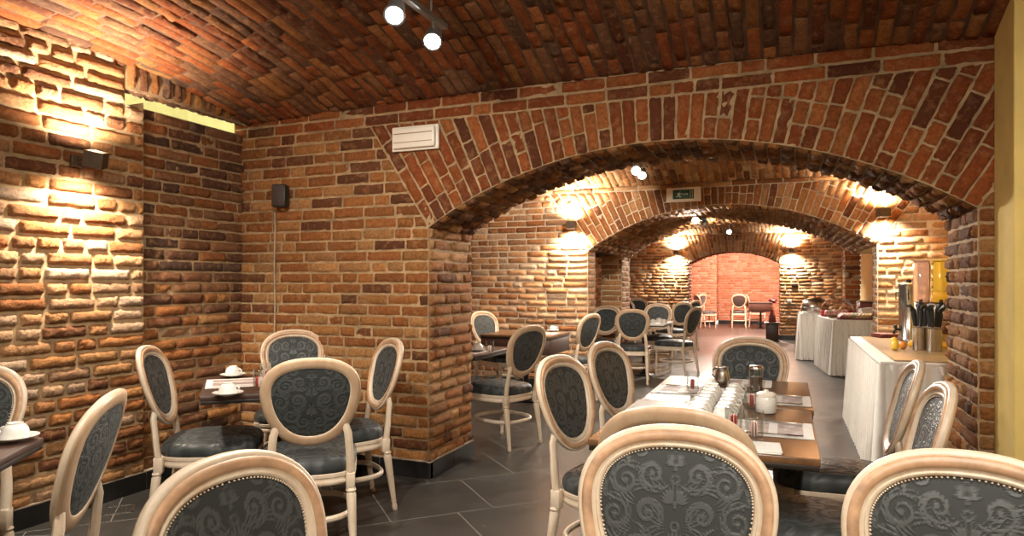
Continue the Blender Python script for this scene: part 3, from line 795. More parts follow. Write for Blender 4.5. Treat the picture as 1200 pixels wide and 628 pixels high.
# ------------------------------------------------------------------ tables
def table(name, cx, cy, w, d, rz, label, ped='black_edge', cat='table', apron=0, top='walnut', h=.75, group='small restaurant tables'):
    t = thing(name, label, cat, (cx, cy, 0), rz, group)
    mb = MB(); mb.box((0, 0, h-.012), (w, d, .024), bev=.003); mb.build('table_top', top, t, sharp=30)
    mb = MB(); mb.box((0, 0, h-.033), (w-.006, d-.006, .018), bev=.002); mb.build('edge_band', 'black_edge', t, sharp=30)
    if apron:
        mb = MB(); e = .006
        mb.box((0, 0, h-.042-apron/2), (w-2*e, d-2*e, apron), bev=.004); mb.build('apron', 'dark_brown', t, sharp=30)
    z1 = h-.042-apron
    mb = MB(); mb.box((0, 0, (z1+.03)/2), (.05, .05, z1-.03), bev=.008); mb.build('column', ped, t, sharp=30)
    mb = MB(); mb.box((0, 0, .012), (.23, .23, .02), bev=.009); mb.lathe([(.085, .022), (.075, .03), (.05, .05)], n=20); mb.build('base', ped, t, sharp=30)
    return t
TH = .75
tM1 = table('dining_table', -.275, 2.77, .76, .88, 0, 'walnut table close behind the damask chairs, set with cups and glasses')
tM2 = table('dining_table', -.262, 3.66, .76, .88, 0, 'walnut table end farther from us, under the black-backed chair')
tL2 = table('dining_table', -2.65, 2.99, .75, .75, R(45), 'dark table with inverted cups in the brick corner', top='dark_brown')
tL1 = table('dining_table', -2.57, 1.08, .76, .76, R(36), 'dark table cut off by the picture edge, one cup showing', top='dark_brown')
tN = table('dining_table', -2.55, 5.02, .72, .74, R(0), 'table just behind the brick pillar, cup and paper mat showing', top='dark_brown')
tO = table('dining_table', -2.66, 6.95, .80, .70, R(0), 'table with deep dark brown side against the bright pier wall', apron=.16)
tP = table('dining_table', -1.84, 9.47, .68, .72, R(0), 'small white-topped table ringed by grey chairs', top='cloth')
tF = table('dining_table', -.64, 20.3, .6, .6, R(0), 'dark table beside the white chairs in the red room', top='dark_velvet', apron=.22)

# ------------------------------------------------------------------ tableware
def local(t, x, y, z=TH):
    c, s_ = math.cos(t.rotation_euler[2]), math.sin(t.rotation_euler[2])
    return (t.location[0]+x*c-y*s_, t.location[1]+x*s_+y*c, z)
def make_cup(inv=True):
    t = thing('coffee_cup', 'x', 'cup')
    if inv:   # upside down: rim down
        p = [(.0425, 0), (.0440, .0005), (.0440, .004), (.0425, .018), (.038, .034), (.030, .045), (.024, .048), (.0242, .053), (.021, .053), (.020, .050), (.0, .049)]
    else: p = [(.0, .004), (.023, .0), (.024, .006), (.029, .010), (.037, .024), (.0415, .044), (.0425, .063), (.0405, .064), (.036, .03), (.02, .012), (0, .010)]
    MB().lathe(p, n=28, cap=False).build('bowl', 'porcelain', t, sharp=60)
    pts = [(.040+.0*i, 0, 0) for i in range(0)]
    for i in range(9):
        a = R(-80+20*i); pts.append((.037+.020*math.cos(a), 0, .024+.013*math.sin(a)))
    MB().tube(pts, .0042, n=8).build('handle', 'porcelain', t); return t
def make_saucer():
    o = MB().lathe([(0, .003), (.030, .0), (.032, .003), (.052, .007), (.072, .015), (.0725, .0175), (.070, .0175), (.050, .010), (.030, .0065), (0, .0065)], n=32, cap=False).build('saucer', 'porcelain', sharp=60)
    return o
def make_glass():
    return MB().lathe([(0, .002), (.027, 0), (.030, .002), (.034, .10), (.0335, .101), (.0318, .10), (.028, .010), (0, .009)], n=24, cap=False).build('tumbler', 'glass', sharp=60)
def make_mat():
    mb = MB()
    mb.grid(lambda a, b: ((a-.5)*.35, (b-.5)*.29, .0015+.0012*math.sin(5*a)*math.sin(4*b)), 10, 8, lambda a, b: ((a-.5)*.35, (b-.5)*.29, .01))
    mb.grid(lambda a, b: ((a-.5)*.35, (b-.5)*.29, .0), 10, 8, lambda a, b: ((a-.5)*.35, (b-.5)*.29, .01))
    return mb.build('placemat', 'placemat_print')
def make_knife():
    t = thing('table_knife', 'x', 'knife')
    MB().tube([(-.10, 0, .004), (-.05, 0, .0045), (0, 0, .004), (.005, 0, .004)], [.0055, .007, .0055, .004], n=8, flat=.5).build('handle', 'steel', t)
    mb = MB(); mb.box((.055, 0, .003), (.10, .016, .0018), bev=.0008); mb.build('blade', 'steel', t); return t
def make_fork():
    t = thing('table_fork', 'x', 'fork')
    MB().tube([(-.10, 0, .004), (-.05, 0, .0045), (.03, 0, .004), (.05, 0, .005)], [.006, .0065, .0035, .007], n=8, flat=.5).build('handle', 'steel', t)
    mb = MB()
    for i in range(4): mb.tube([(.045, (i-1.5)*.005, .004), (.075, (i-1.5)*.0055, .003), (.10, (i-1.5)*.0055, .005)], [.0022, .0018, .001], n=6)
    mb.build('tines', 'steel', t); return t
protos = {}
def put(kind, maker, loc, rz, label, cat, group=None):
    if kind not in protos: o = protos[kind] = maker()
    else: o = copy_tree(protos[kind])
    o.location = loc; o.rotation_euler = (0, 0, rz); tag(o, label, cat, group)
    return o
def cup(loc, rz, label, group=None): return put('cup', make_cup, loc, rz, label, 'cup', group or 'white upturned coffee cups')
def saucer(loc, rz, label): return put('saucer', make_saucer, loc, rz, label, 'saucer', 'white saucers')
def glass(loc, label): return put('glass', make_glass, loc, 0, label, 'glass', 'clear tumblers')
def mat(loc, rz, label): return put('mat', make_mat, loc, rz, label, 'placemat', 'printed paper placemats')
def knife(loc, rz, label): return put('knife', make_knife, loc, rz, label, 'knife', 'table knives')
def fork(loc, rz, label): return put('fork', make_fork, loc, rz, label, 'fork', 'table forks')
def packets(t_loc, n, mats, label):
    for i in range(n):
        mb = MB(); mb.box((0, 0, .026), (.036, .004, .05), bev=.0015)
        o = mb.build('sugar_packet', mats[i % len(mats)], loc=(t_loc[0]+(.007*(i-(n-1)/2)), t_loc[1]+.003*(i % 2), t_loc[2]+.0105), rz=R(82+9*i))
        tag(o, label, 'sugar packet', 'sugar packets')
def setting(t, x, y, rz, name, cutl=True):
    l = local(t, x, y, TH+.0003); r = t.rotation_euler[2]+rz
    mat(l, r, f'paper placemat with printed picture, {name}')
    if cutl:
        ux, uy = math.cos(r), math.sin(r)
        for (dy, fn, nm) in ((.12, knife, 'table knife'), (-.12, fork, 'table fork')):
            fn((l[0]-uy*dy+ux*.038, l[1]+ux*dy+uy*.038, TH+.003), r+PI*0, f'steel {nm} lying on the placemat {name}')
# long table: mats face the chairs on the two long sides
setting(tM1, .198, -.02, 0, 'at the buffet side beside the folded napkin')
setting(tM2, .198, -.22, 0, 'at the buffet side before the farther chair')
setting(tM2, -.198, -.10, PI, 'at the aisle side before the farther chair')
setting(tM1, -.198, .02, PI, 'at the aisle side half behind the tan chair')
setting(tM2, .02, .285, 0, 'before the chair at the table end', False)
# upturned cups crowded along the middle
k = 0; rng = random.Random(5)
ordn = ['first', 'second', 'third', 'fourth', 'fifth', 'sixth', 'seventh']
ordn += ['eighth']
for i in range(8):
    for j in range(2):
        x = -.332+.098*j+rng.uniform(-.002, .002); y = 2.80+.096*i+.04*j
        cup((x, y, TH+.004), (PI if j == 0 else 0)+rng.uniform(-.5, .5), f'white upturned cup of the {ordn[i]} pair from the tan chair, {"aisle" if j == 0 else "buffet"} side', 'white upturned cups on the long table')
def gl(u, v, label, pk=None, n=3):
    X, Y = on(u, v, TH+.005); glass((X, Y, TH+.0045), label)
    if pk: packets((X, Y, TH+.004), n, pk, f'sugar packet standing in the {label}')
gl(812, 458, 'clear tumbler with pink packets on the aisle side', ['packet_pink', 'packet_red', 'packet_white'])
gl(860, 505, 'clear tumbler with red packets by the napkin', ['packet_red', 'packet_pink', 'packet_red'])
gl(884, 514, 'tall clear tumbler closest to the folded napkin', ['packet_pink', 'packet_white'])
gl(881, 478, 'clear tumbler with pink packets behind the white jar', ['packet_pink', 'packet_red'])
# steel pot, jar, shaker
X, Y = on(846, 452, TH)
t = thing('milk_jug', 'steel milk jug at the far end of the cups', 'jug', (X, Y+.03, TH+.005), R(150))
MB().lathe([(0, .002), (.036, 0), (.040, .01), (.042, .03), (.034, .065), (.030, .085), (.034, .095), (.0325, .095), (.028, .085), (0, .08)], n=24, cap=False).build('body', 'steel', t)
MB().tube([(.034, 0, .085), (.060, 0, .075), (.064, 0, .045), (.040, 0, .025)], .0045, n=8).build('handle', 'black_plastic', t)
X, Y = on(898, 484, TH)
t = thing('sugar_jar', 'white jar with pale lid among the glasses', 'jar', (X, Y, TH+.003))
MB().lathe([(0, .001), (.038, 0), (.042, .004), (.042, .062), (.037, .070), (0, .070)], n=28, cap=False).build('body', 'porcelain', t, sharp=50)
MB().lathe([(.039, .0705), (.040, .080), (.030, .086), (.008, .088), (.009, .097), (0, .099)], n=28, cap=False).build('lid', 'white_plastic', t, sharp=50)
X, Y = on(886, 459, TH)
t = thing('coffee_shaker', 'clear canister of brown powder before the black-backed chair', 'canister', (X, Y, TH+.003))
MB().lathe([(0, .001), (.030, 0), (.033, .004), (.033, .115), (.031, .115), (.030, .006), (0, .005)], n=24, cap=False).build('glass_body', 'glass', t, sharp=50)
MB().lathe([(0, .0065), (.0285, .0065), (.0285, .075), (0, .08)], n=20, cap=False).build('contents', 'coffee_brown', t, sharp=50)
MB().lathe([(.034, .112), (.034, .125), (.028, .130), (0, .131)], n=24).build('lid', 'steel', t, sharp=50)
X, Y = on(887, 522, TH)
mb = MB(); mb.box((0, 0, .003), (.17, .15, .004), bev=.0015); mb.box((.006, .004, .0065), (.165, .142, .003), bev=.001)
tag(mb.build('napkin', 'napkin_paper', loc=(X-.01, Y-.045, TH), rz=R(4)), 'folded white napkin at the near edge of the long table', 'napkin')

# corner table
setting(tL2, -.215, .06, R(90), 'on the corner table under the cup nearest the seat', False)
setting(tL2, .13, -.215, 0, 'on the corner table beside the red packets', False)
setting(tL2, .13, .20, 0, 'on the corner table before the chair facing out', False)
X, Y = on(267, 464, TH); saucer((X, Y, TH+.003), 0, 'white saucer on the corner table edge closest to the black seat'); cup((X, Y, TH+.0135), R(20), 'white upturned cup on the corner table edge closest to the black seat')
X, Y = on(273, 442, TH); saucer((X, Y, TH+.0035), 0, 'white saucer on the corner table nearest the brick wall'); cup((X, Y, TH+.014), R(10), 'white upturned cup on the corner table nearest the brick wall')
gl(311, 446, 'clear tumbler holding packets on the corner table', ['packet_pink', 'packet_white'])
gl(304, 455, 'clear tumbler of red packets on the corner table', ['packet_red', 'packet_red', 'packet_white'])
# table cut by the frame
setting(tL1, .02, .17, R(0), 'on the table cut by the picture edge', False)
X, Y = on(18, 517, TH); saucer((X, Y, TH+.003), 0, 'white saucer on the table cut by the picture edge'); cup((X, Y, TH+.0135), R(200), 'white upturned cup on the table cut by the picture edge')
# pillar table
setting(tN, .14, -.14, R(0), 'on the table behind the brick pillar', False)
X, Y = on(560, 410, TH+.01); saucer((X, Y, TH+.003), 0, 'white saucer just past the brick pillar edge'); cup((X, Y, TH+.0135), 0, 'white upturned cup just past the brick pillar edge')
gl(574, 414, 'clear tumbler beside the cup just past the pillar edge', ['packet_white', 'packet_pink'])
setting(tO, .17, 0, R(0), 'on the dark-sided table', False)
X, Y = on(648, 387.5, TH+.01); saucer((X, Y, TH+.003), 0, 'white saucer on the dark-sided table'); cup((X, Y, TH+.0135), R(40), 'white upturned cup on the dark-sided table')
for (u, v, nm) in ((765, 378, 'closest to the round-backed chair'), (772, 376.5, 'at the middle'), (778, 378, 'closest to the aisle')):
    X, Y = on(u, v, TH+.005); cup((X, Y, TH+.001), R(30), f'white upturned cup {nm} of the small white-topped table')
EXPOSURE = 0.42
# ------------------------------------------------------------------ buffet
def skirt_table(x0, x1, y0, y1, h, label, rz=0, top='cloth', amp=.030):
    cx, cy = (x0+x1)/2, (y0+y1)/2; w, d = x1-x0, y1-y0
    t = thing('buffet_table', label, 'buffet table', (cx, cy, 0), rz, 'skirted buffet tables')
    mb = MB(); mb.box((0, 0, h-.012), (w+.01, d+.01, .024), bev=.005); mb.build('table_top', top, t, sharp=30)
    per = []; step = .012
    def seg(ax, ay, bx, by, nx_, ny_):
        L = math.hypot(bx-ax, by-ay); n = int(L/step)
        for i in range(n): per.append((ax+(bx-ax)*i/n, ay+(by-ay)*i/n, nx_, ny_))
    a, b = w/2, d/2
    seg(-a, b, -a, -b, -1, 0); seg(-a, -b, a, -b, 0, -1); seg(a, -b, a, b, 1, 0); seg(a, b, -a, b, 0, 1)
    rng = random.Random(int(w*1000)); ph = 0; vs = []; fs = []; nz = 6; N = len(per)
    phs = []
    for i in range(N): ph += .80+.22*math.sin(i*.11)+rng.uniform(-.06, .06); phs.append(ph)
    for k in range(nz):
        z = (h-.018)*(1-k/(nz-1))+.012*(k/(nz-1))
        for i, (x, y, nx_, ny_) in enumerate(per):
            q = (amp*(.35+.65*k/(nz-1)))*(1+math.sin(phs[i]+.25*math.sin(i*.05+k*.5))) + .014*k/(nz-1)
            vs.append((x+nx_*q, y+ny_*q, z))
    for k in range(nz-1):
        for i in range(N): fs.append((k*N+i, k*N+(i+1) % N, (k+1)*N+(i+1) % N, (k+1)*N+i))
    mb = MB(); mb.add(vs, fs); mb.build('table_skirt', 'cloth', t, sharp=180)
    return t
HB = .79
skirt_table(.585, 1.43, 5.02, 7.2, HB, 'long white-skirted buffet table nearest the coffee urn')
skirt_table(.56, 1.37, 10.42, 11.75, HB, 'white-skirted buffet table with bread tray and wooden bin', R(6))
skirt_table(.235, .82, 12.3, 13.7, HB, 'farthest white-skirted buffet table, silver covered dish on it')
mb = MB(); mb.box((0, 0, .006), (.76, 2.06, .012), bev=.004)
tag(mb.build('serving_board', 'tray_wood', loc=(1.045, 6.07, HB)), 'flat brown board covering the long buffet table top', 'board')
ZB = HB+.012
def bu(u, z): return at(u, z)
# coffee urn
X, Y = bu(1065, 5.85)
t = thing('coffee_urn', 'tall polished steel coffee urn against the brick pier', 'urn', (X, Y, ZB), R(200))
MB().lathe([(.085, 0), (.085, .02), (.078, .03), (.078, .47), (.082, .475), (.082, .495), (.06, .505), (.02, .512), (0, .512)], n=32).build('body', 'steel', t, sharp=40)
MB().lathe([(.0, .505), (.02, .508), (.022, .525), (.012, .535), (0, .536)], n=16, cap=False).build('lid_knob', 'black_plastic', t)
mb = MB(); mb.tube([(.075, 0, .10), (.115, 0, .10), (.125, 0, .085), (.125, 0, .06)], .012, n=8); mb.box((.115, 0, .125), (.02, .03, .03), bev=.004); mb.build('tap', 'black_plastic', t)
mb = MB()
for a in (60, -60, 180): mb.tube([(.083*math.cos(R(a)), .083*math.sin(R(a)), .36), (.115*math.cos(R(a)), .115*math.sin(R(a)), .36), (.115*math.cos(R(a)), .115*math.sin(R(a)), .42), (.083*math.cos(R(a)), .083*math.sin(R(a)), .42)], .007, n=6)
mb.build('handle', 'black_plastic', t)
# utensil pots with black handled tools
for i, (u, z) in enumerate(((1078, 5.05), (1095, 4.95))):
    X, Y = bu(u, z); nm = ['closest to the urn', 'closest to the yellow dispenser'][i]
    o = MB().lathe([(0, .003), (.048, 0), (.050, .004), (.050, .165), (.052, .168), (.0485, .168), (.0475, .008), (0, .007)], n=24, cap=False).build('utensil_pot', 'steel', loc=(X, Y, ZB), sharp=40)
    tag(o, f'steel utensil pot on the long buffet, {nm}', 'pot', 'steel utensil pots')
    for q in range(4):
        a = q*1.6+i; tu = thing('serving_spoon', f'black-handled serving tool standing in the steel pot {nm}', 'serving spoon', (X+.017*math.cos(a), Y+.017*math.sin(a), ZB+.010), a, 'black-handled serving tools')
        MB().tube([(0, 0, .0), (.006, 0, .10), (.012, 0, .17)], [.006, .005, .006], n=6).build('shaft', 'brushed_steel', tu)
        mb = MB(); mb.tube([(.012, 0, .17), (.018, 0, .22), (.028, 0, .29), (.050, 0, .325), (.075, 0, .32)], [.015, .018, .020, .019, .013], n=8, flat=.7); mb.build('handle', 'black_plastic', tu)
# juice dispenser: two clear towers over a tray
X, Y = bu(1092, 5.35); 
t = thing('juice_dispenser', 'two-tower juice dispenser, pink tower and yellow tower, beside the brick pier', 'juice dispenser', (X, Y, ZB), R(-14))
mb = MB(); mb.box((0, -.02, .02), (.30, .26, .04), bev=.01); mb.build('drip_tray', 'yellow_solid', t, sharp=30)
mb = MB(); mb.box((0, .05, .19), (.24, .10, .32), bev=.012); mb.build('stand', 'brushed_steel', t, sharp=30)
for s_, m, nm in ((-1, 'pink_clear', 'pink see-through tower'), (1, 'yellow_clear', 'yellow see-through tower')):
    mb = MB(); mb.box((s_*.068, .03, .345+.165), (.118, .14, .33), bev=.02); o = mb.build('tower', m, t, sharp=30); o['label'] = nm
    mb = MB(); mb.box((s_*.068, .03, .345+.335), (.124, .146, .016), bev=.006); mb.build('lid', 'pink_clear' if s_ < 0 else 'yellow_clear', o, sharp=30)
    mb = MB(); mb.tube([(s_*.068, -.04, .33), (s_*.068, -.09, .33), (s_*.068, -.095, .29)], .013, n=8); mb.box((s_*.068, -.09, .355), (.025, .02, .04), bev=.005); mb.build('tap', 'black_plastic', t)
mb = MB(); mb.box((.068, .03, .395), (.126, .148, .10), bev=.02); mb.build('juice_collar', 'yellow_solid', t, sharp=30)
# fruit and red napkins
X, Y = bu(1046, 5.75); 
mb = MB()
for i in range(6): mb.box((0, 0, .004+.006*i), (.17, .17, .005), rz=.04*i, bev=.001)
tag(mb.build('napkin_stack', 'maroon', loc=(X, Y+.5, ZB), rz=R(20)), 'stack of dark red napkins at the back of the long buffet', 'napkins')
for i, (u, z, m, nm) in enumerate(((1048, 5.35, 'lemon', 'yellow lemon'), (1058, 5.12, 'orange_peel', 'orange fruit'), (1049, 5.02, 'lemon', 'second yellow lemon'))):
    X, Y = bu(u, z); a = 1.25 if m == 'lemon' else 1
    o = MB().lathe([(0, 0), (.014, .003), (.025, .013), (.028, .028*a), (.025, .044*a), (.014, .055*a), (.005, .058*a), (0, .061*a)], n=20, cap=False).build('lemon' if m == 'lemon' else 'orange', m, loc=(X, Y, ZB))
    tag(o, f'{nm} beside the steel utensil pots' if i != 2 else 'lemon closest to the front edge by the steel pots', 'fruit', 'loose fruit on the long buffet')
# second buffet: bread basket, platter, dome, bin, roll of cloth
X, Y = .80, 11.29
t = thing('cake_stand', 'clear domed cover on a red base, on the bread buffet', 'cake stand', (X-.06, Y+.10, HB))
MB().lathe([(0, 0), (.20, 0), (.235, .01), (.235, .085), (.22, .09), (0, .09)], n=36, cap=False).build('base', 'red_plastic', t, sharp=40)
MB().lathe([(.225, .092), (.226, .13), (.212, .19), (.17, .245), (.10, .278), (.0, .288), (0, .284), (.098, .274), (.167, .241), (.208, .188), (.222, .13), (.221, .092)], n=40, cap=False).build('dome', 'glass', t, sharp=60)
MB().lathe([(0, .285), (.012, .288), (.016, .305), (0, .315)], n=14, cap=False).build('knob', 'steel', t)
for i in range(3):
    a = i*2.1; mb = MB(); mb.lathe([(0, 0), (.05, .004), (.065, .03), (.045, .06), (0, .07)], n=16, cap=False)
    tag(mb.build('bread_roll', 'bread', loc=(X-.06+.09*math.cos(a), Y+.10+.09*math.sin(a), HB+.091)), 'brown roll under the clear dome', 'bread roll', 'rolls under the dome')
X, Y = .70, 10.93
t = thing('bread_basket', 'round basket lined with red check cloth on the bread buffet', 'basket', (X, Y, HB+.0005), R(10))
MB().lathe([(0, 0), (.10, 0), (.135, .03), (.148, .10), (.141, .10), (.125, .035), (0, .02)], n=32, cap=False).build('bowl', 'tray_wood', t, sharp=50)
mb = MB(); vs = []; fs = []; n = 48
for i in range(n):
    a = 2*PI*i/n; w = .03*math.sin(6*a)
    for (r, z) in ((.09, .065), (.125, .09), (.148, .115), (.160+w*.5, .085), (.165+w*.5, .05)): vs.append((r*math.cos(a), r*math.sin(a), z))
for i in range(n):
    for j in range(4): fs.append((i*5+j, i*5+j+1, ((i+1) % n)*5+j+1, ((i+1) % n)*5+j))
mb.add(vs, fs); mb.build('check_liner', 'check_cloth', t, sharp=180)
for i in range(3):
    a = i*2.1; mb = MB(); mb.lathe([(0, 0), (.030, .005), (.042, .028), (.03, .055), (0, .062)], n=16, cap=False)
    tag(mb.build('bread_roll', 'bread', loc=(X+.052*math.cos(a), Y+.052*math.sin(a), HB+.067)), 'brown roll in the check-lined basket', 'bread roll', 'rolls in the basket')
X, Y = 1.03, 10.59
t = thing('platter', 'long platter of sliced ham and cheese along the buffet edge', 'platter', (X, Y, HB+.0005), R(6))
mb = MB(); mb.box((0, 0, .008), (.74, .24, .014), bev=.006); mb.build('tray', 'maroon', t, sharp=30)
rng = random.Random(9)
def slice_(name, m, x, y, rad, lab):
    mb = MB(); mb.lathe([(0, 0), (rad, 0), (rad*1.02, .004), (rad, .010), (0, .012)], n=14, cap=False, M=Matrix.Rotation(R(-52), 3, 'Y'))
    c = Matrix.Rotation(R(6), 3, 'Z') @ Vector((x, y, 0))
    tag(mb.build(name, m, loc=(X+c.x, Y+c.y, HB+.019+rad*.82)), lab, 'food', lab.split(' on ')[0])
KIND = {'h': ('ham_slice', 'ham', .046, 'pink ham slice on the long buffet platter'), 'c': ('cheese_slice', 'cheese', .042, 'yellow cheese slice on the long buffet platter'),
        'l': ('lettuce_leaf', 'lettuce', .044, 'green lettuce leaf on the long buffet platter'), 'b': ('bread_slice', 'bread', .048, 'brown bread slice on the long buffet platter')}
for row, seq in ((-.055, 'hhhhlcccclbbhh'), (.055, 'hhcclhhccbbbcc')):
    for i, q in enumerate(seq): n_, m_, r_, l_ = KIND[q]; slice_(n_, m_, -.30+.045*i, row, r_, l_)
X, Y = 1.24, 11.38
t = thing('bread_bin', 'reddish brown bread bin behind the platter', 'bread bin', (X, Y, HB), R(6))
mb = MB(); mb.box((0, 0, .11), (.44, .26, .22), bev=.012); mb.build('box', 'maroon', t, sharp=30)
mb = MB(); mb.box((0, -.02, .232), (.46, .24, .022), bev=.006, rx=R(-4)); mb.build('lid', 'tray_wood', t, sharp=30)
X, Y = 1.16, 10.94
mb = MB(); mb.tube([(-.16, 0, .075), (-.05, .01, .08), (.08, -.01, .085), (.17, .03, .13)], [.07, .078, .078, .07], n=14)
tag(mb.build('rolled_cloth', 'cloth', loc=(X, Y, HB), rz=R(15)), 'rolled white cloth between platter and bread bin', 'cloth roll')
# third buffet: covered dish
t = thing('chafing_dish', 'round covered silver dish on the farthest buffet table', 'chafing dish', (.48, 12.82, HB))
MB().lathe([(.20, 0), (.23, .02), (.235, .09), (.22, .10), (0, .10)], n=32).build('pan', 'steel', t, sharp=40)
MB().lathe([(.225, .10), (.215, .16), (.16, .225), (.07, .255), (0, .26)], n=32, cap=False).build('cover', 'steel', t, sharp=50)
MB().lathe([(.008, .258), (.008, .275), (.02, .28), (.018, .295), (0, .298)], n=14).build('knob', 'black_plastic', t)
mb = MB(); mb.box((0, 0, .015), (.30, .22, .03), bev=.008)
tag(mb.build('tray', 'brushed_steel', loc=(.42, 12.43, HB)), 'flat steel tray in front of the covered silver dish', 'tray')

# ------------------------------------------------------------------ pedestal, vase, flower
X, Y = at(905, 14.95)
t = thing('plant_pedestal', 'low dark brown wooden pedestal by the doorway arch', 'pedestal', (X, Y, 0))
mb = MB(); mb.box((0, 0, .015), (.30, .30, .03), bev=.006); mb.box((0, 0, .21), (.26, .26, .38), bev=.006); mb.build('body', 'dark_brown', t, sharp=30)
mb = MB(); mb.box((0, 0, .412), (.34, .34, .028), bev=.006); mb.build('top', 'dark_brown', t, sharp=30)
t = thing('bottle_vase', 'slim dark red vase standing on the brown pedestal', 'vase', (X, Y, .426))
MB().lathe([(0, 0), (.075, 0), (.08, .01), (.072, .12), (.05, .20), (.032, .25), (.034, .28), (.028, .28), (.02, .2), (0, .02)], n=24, cap=False).build('body', 'maroon', t, sharp=50)
t = thing('flower', 'dark red flower with green leaves in the slim vase', 'flower', (X, Y, .46))
MB().tube([(0, 0, .17), (.002, 0, .25), (.006, 0, .40)], .005, n=6).build('stem', 'leaf', t)
mb = MB()
for i in range(14):
    a = i*2.4; rr = .03+.012*(i % 4); tilt = .25+.07*i
    c = (.006+rr*math.cos(a), rr*math.sin(a), .42+.012*(i % 5))
    mb.lathe([(0, -.01), (.03, .0), (.05, .015), (.03, .028), (0, .03)], c, n=10, cap=False, M=Matrix.Rotation(a, 3, 'Z') @ Matrix.Rotation(tilt, 3, 'Y'))
mb.build('bloom', 'petal', t)
for (sx, hz, ln) in ((.07, .46, .16), (.10, .40, .12), (-.05, .36, .08)):
    mb = MB(); mb.grid(lambda a, b: (.01+sx*a+.0*b, (b-.5)*.06*math.sin(PI*min(1, a*.95+.03)), hz+ln*a-.05*a*a+.012*abs(b-.5)), 8, 4); mb.build('leaf', 'leaf', t)

# ------------------------------------------------------------------ wall fittings
def spot_light(loc, dirv, power, angle, blend=.6, col=(1, .78, .5), rad=.02, parent=None):
    d = bpy.data.lights.new('lamp_light', 'SPOT'); d.energy = power*LG; d.spot_size = R(angle); d.spot_blend = blend; d.color = col; d.shadow_soft_size = rad
    o = bpy.data.objects.new('lamp_light', d); COL.objects.link(o); o.location = loc
    o.rotation_euler = Vector(dirv).to_track_quat('-Z', 'Y').to_euler()
    if parent: o.parent = parent
    return o
LG = 1.0
WARM = (1, .87, .70)
def wall_lamp(X, Y, Z, nx_, ny_, rz, label, power=24, size=.10, off=.10, tilt=0):
    t = thing('wall_lamp', label, 'wall lamp', (X, Y, Z), 0, 'cube wall lamps')
    mb = MB(); s_ = size/2; th = .008
    # open cube: four sides, clear through top and bottom
    for (cx, cy, w, d) in ((0, s_-th/2, size, th), (0, -s_+th/2, size, th), (s_-th/2, 0, th, size-2*th), (-s_+th/2, 0, th, size-2*th)): mb.box((cx, cy, 0), (w, d, size*.9))
    o = mb.build('cube_shade', 'lamp_housing', t, smooth=False); o.location = (nx_*off, ny_*off, 0); o.rotation_euler = (tilt, tilt*.8, rz)
    mb = MB(); mb.box((nx_*off*.5, ny_*off*.5, 0), (.02 if not nx_ else off, .02 if not ny_ else off, .02)); mb.box((nx_*.010, ny_*.010, 0), (.02 if nx_ else .07, .02 if ny_ else .07, .07), bev=.004)
    mb.build('wall_bracket', 'lamp_housing', t, smooth=False)
    for z in (.028, -.028):
        o = MB().lathe([(0, 0), (size*.34, 0), (size*.34, .004), (0, .004)], n=20, cap=False).build('bulb', 'lens_warm', t); o.location = (nx_*off, ny_*off, z-.002)
    for s2 in (1, -1):
        spot_light((nx_*(off+.0), ny_*(off+.0), s2*.055), (-nx_*.15, -ny_*.15, s2), power, 150, 1.0, WARM, .045, t)
    return t
wall_lamp(WL+.03, 2.60, 2.0, 1, 0, R(38), 'cube wall lamp on the rough lit wall of the near room', 150, .098, .165, R(14))
wall_lamp(-2.38, Y2, 2.0, 0, -1, R(0), 'cube wall lamp on the pier face beyond the corner tables, aisle side', 200, .10, .13)
wall_lamp(.925, Y2, 2.02, 0, -1, R(20), 'cube wall lamp above the coffee urn on the brick pier', 200, .10, .13)
wall_lamp(-2.42, Y3, 2.03, 0, -1, 0, 'cube wall lamp beside the far doorway, over the back chairs', 300, .10, .14)
wall_lamp(.126, Y3, 2.03, 0, -1, 0, 'cube wall lamp beside the far doorway, over the flower pedestal', 300, .10, .14)

COOL = (1, .91, .78)
def head(X, Y, Z, aim, label, power, group='ceiling spotlights', zc=None, ang=120):
    t = thing('ceiling_spotlight', label, 'spotlight', (X, Y, Z), 0, group)
    d = (Vector(aim)-Vector((X, Y, Z))).normalized(); M = d.to_track_quat('-Z', 'Y').to_matrix()
    MB().lathe([(.030, .075), (.040, .07), (.043, .0), (.050, -.03), (.050, -.036), (.041, -.036), (.036, -.01), (0, -.008)], n=24, cap=False, M=M).build('housing', 'track_grey', t, sharp=50)
    MB().lathe([(0, -.0335), (.040, -.0335), (.040, -.030), (0, -.030)], n=24, cap=False, M=M).build('lens', 'lens_white', t)
    mb = MB(); mb.tube([(0, 0, .02), (0, 0, (zc-Z-.016) if zc else .10)], .008, n=8); mb.build('stem', 'track_grey', t)
    p = d*.05; spot_light(tuple(p), tuple(d), power, ang, .85, COOL, .04, t)
    return t
def track(X, y0, y1, Z, label):
    mb = MB(); mb.box((X, (y0+y1)/2, Z), (.036, y1-y0, .03), bev=.003)
    for y in (y0+.15, y1-.15): mb.tube([(X, y, Z), (X, y, Z+.5)], .006, n=6)
    o = mb.build('ceiling_track', 'track_grey', sharp=30); return tag(o, label, 'light track')
ZT = 2.66
track(-1.665, -.6, 3.15, ZT, 'grey ceiling light track over the near tables')
for y, aim, p, nm in ((2.66, (-.8, .8, .6), 90, 'bright round spotlight, nearer of the pair on the near vault'),
                      (3.02, (-.9, 1.1, .6), 90, 'bright round spotlight, farther of the pair on the near vault'),
                      (1.6, (-2.5, 3.3, .5), 120, 'added unseen fill spotlight on the near track aimed at the corner table'), (.4, (-1.9, 3.6, .3), 120, 'added unseen fill spotlight on the near track aimed at the pillar')):  # heads towards the camera are out of view, added as fill
    head(-1.665, y, ZT-.105, aim, nm, p, zc=ZT)
track(.35, -.9, 1.1, ZT, 'added unseen grey track for fill lights over the camera side of the near room')  # unseen track, added above the camera to carry fill heads
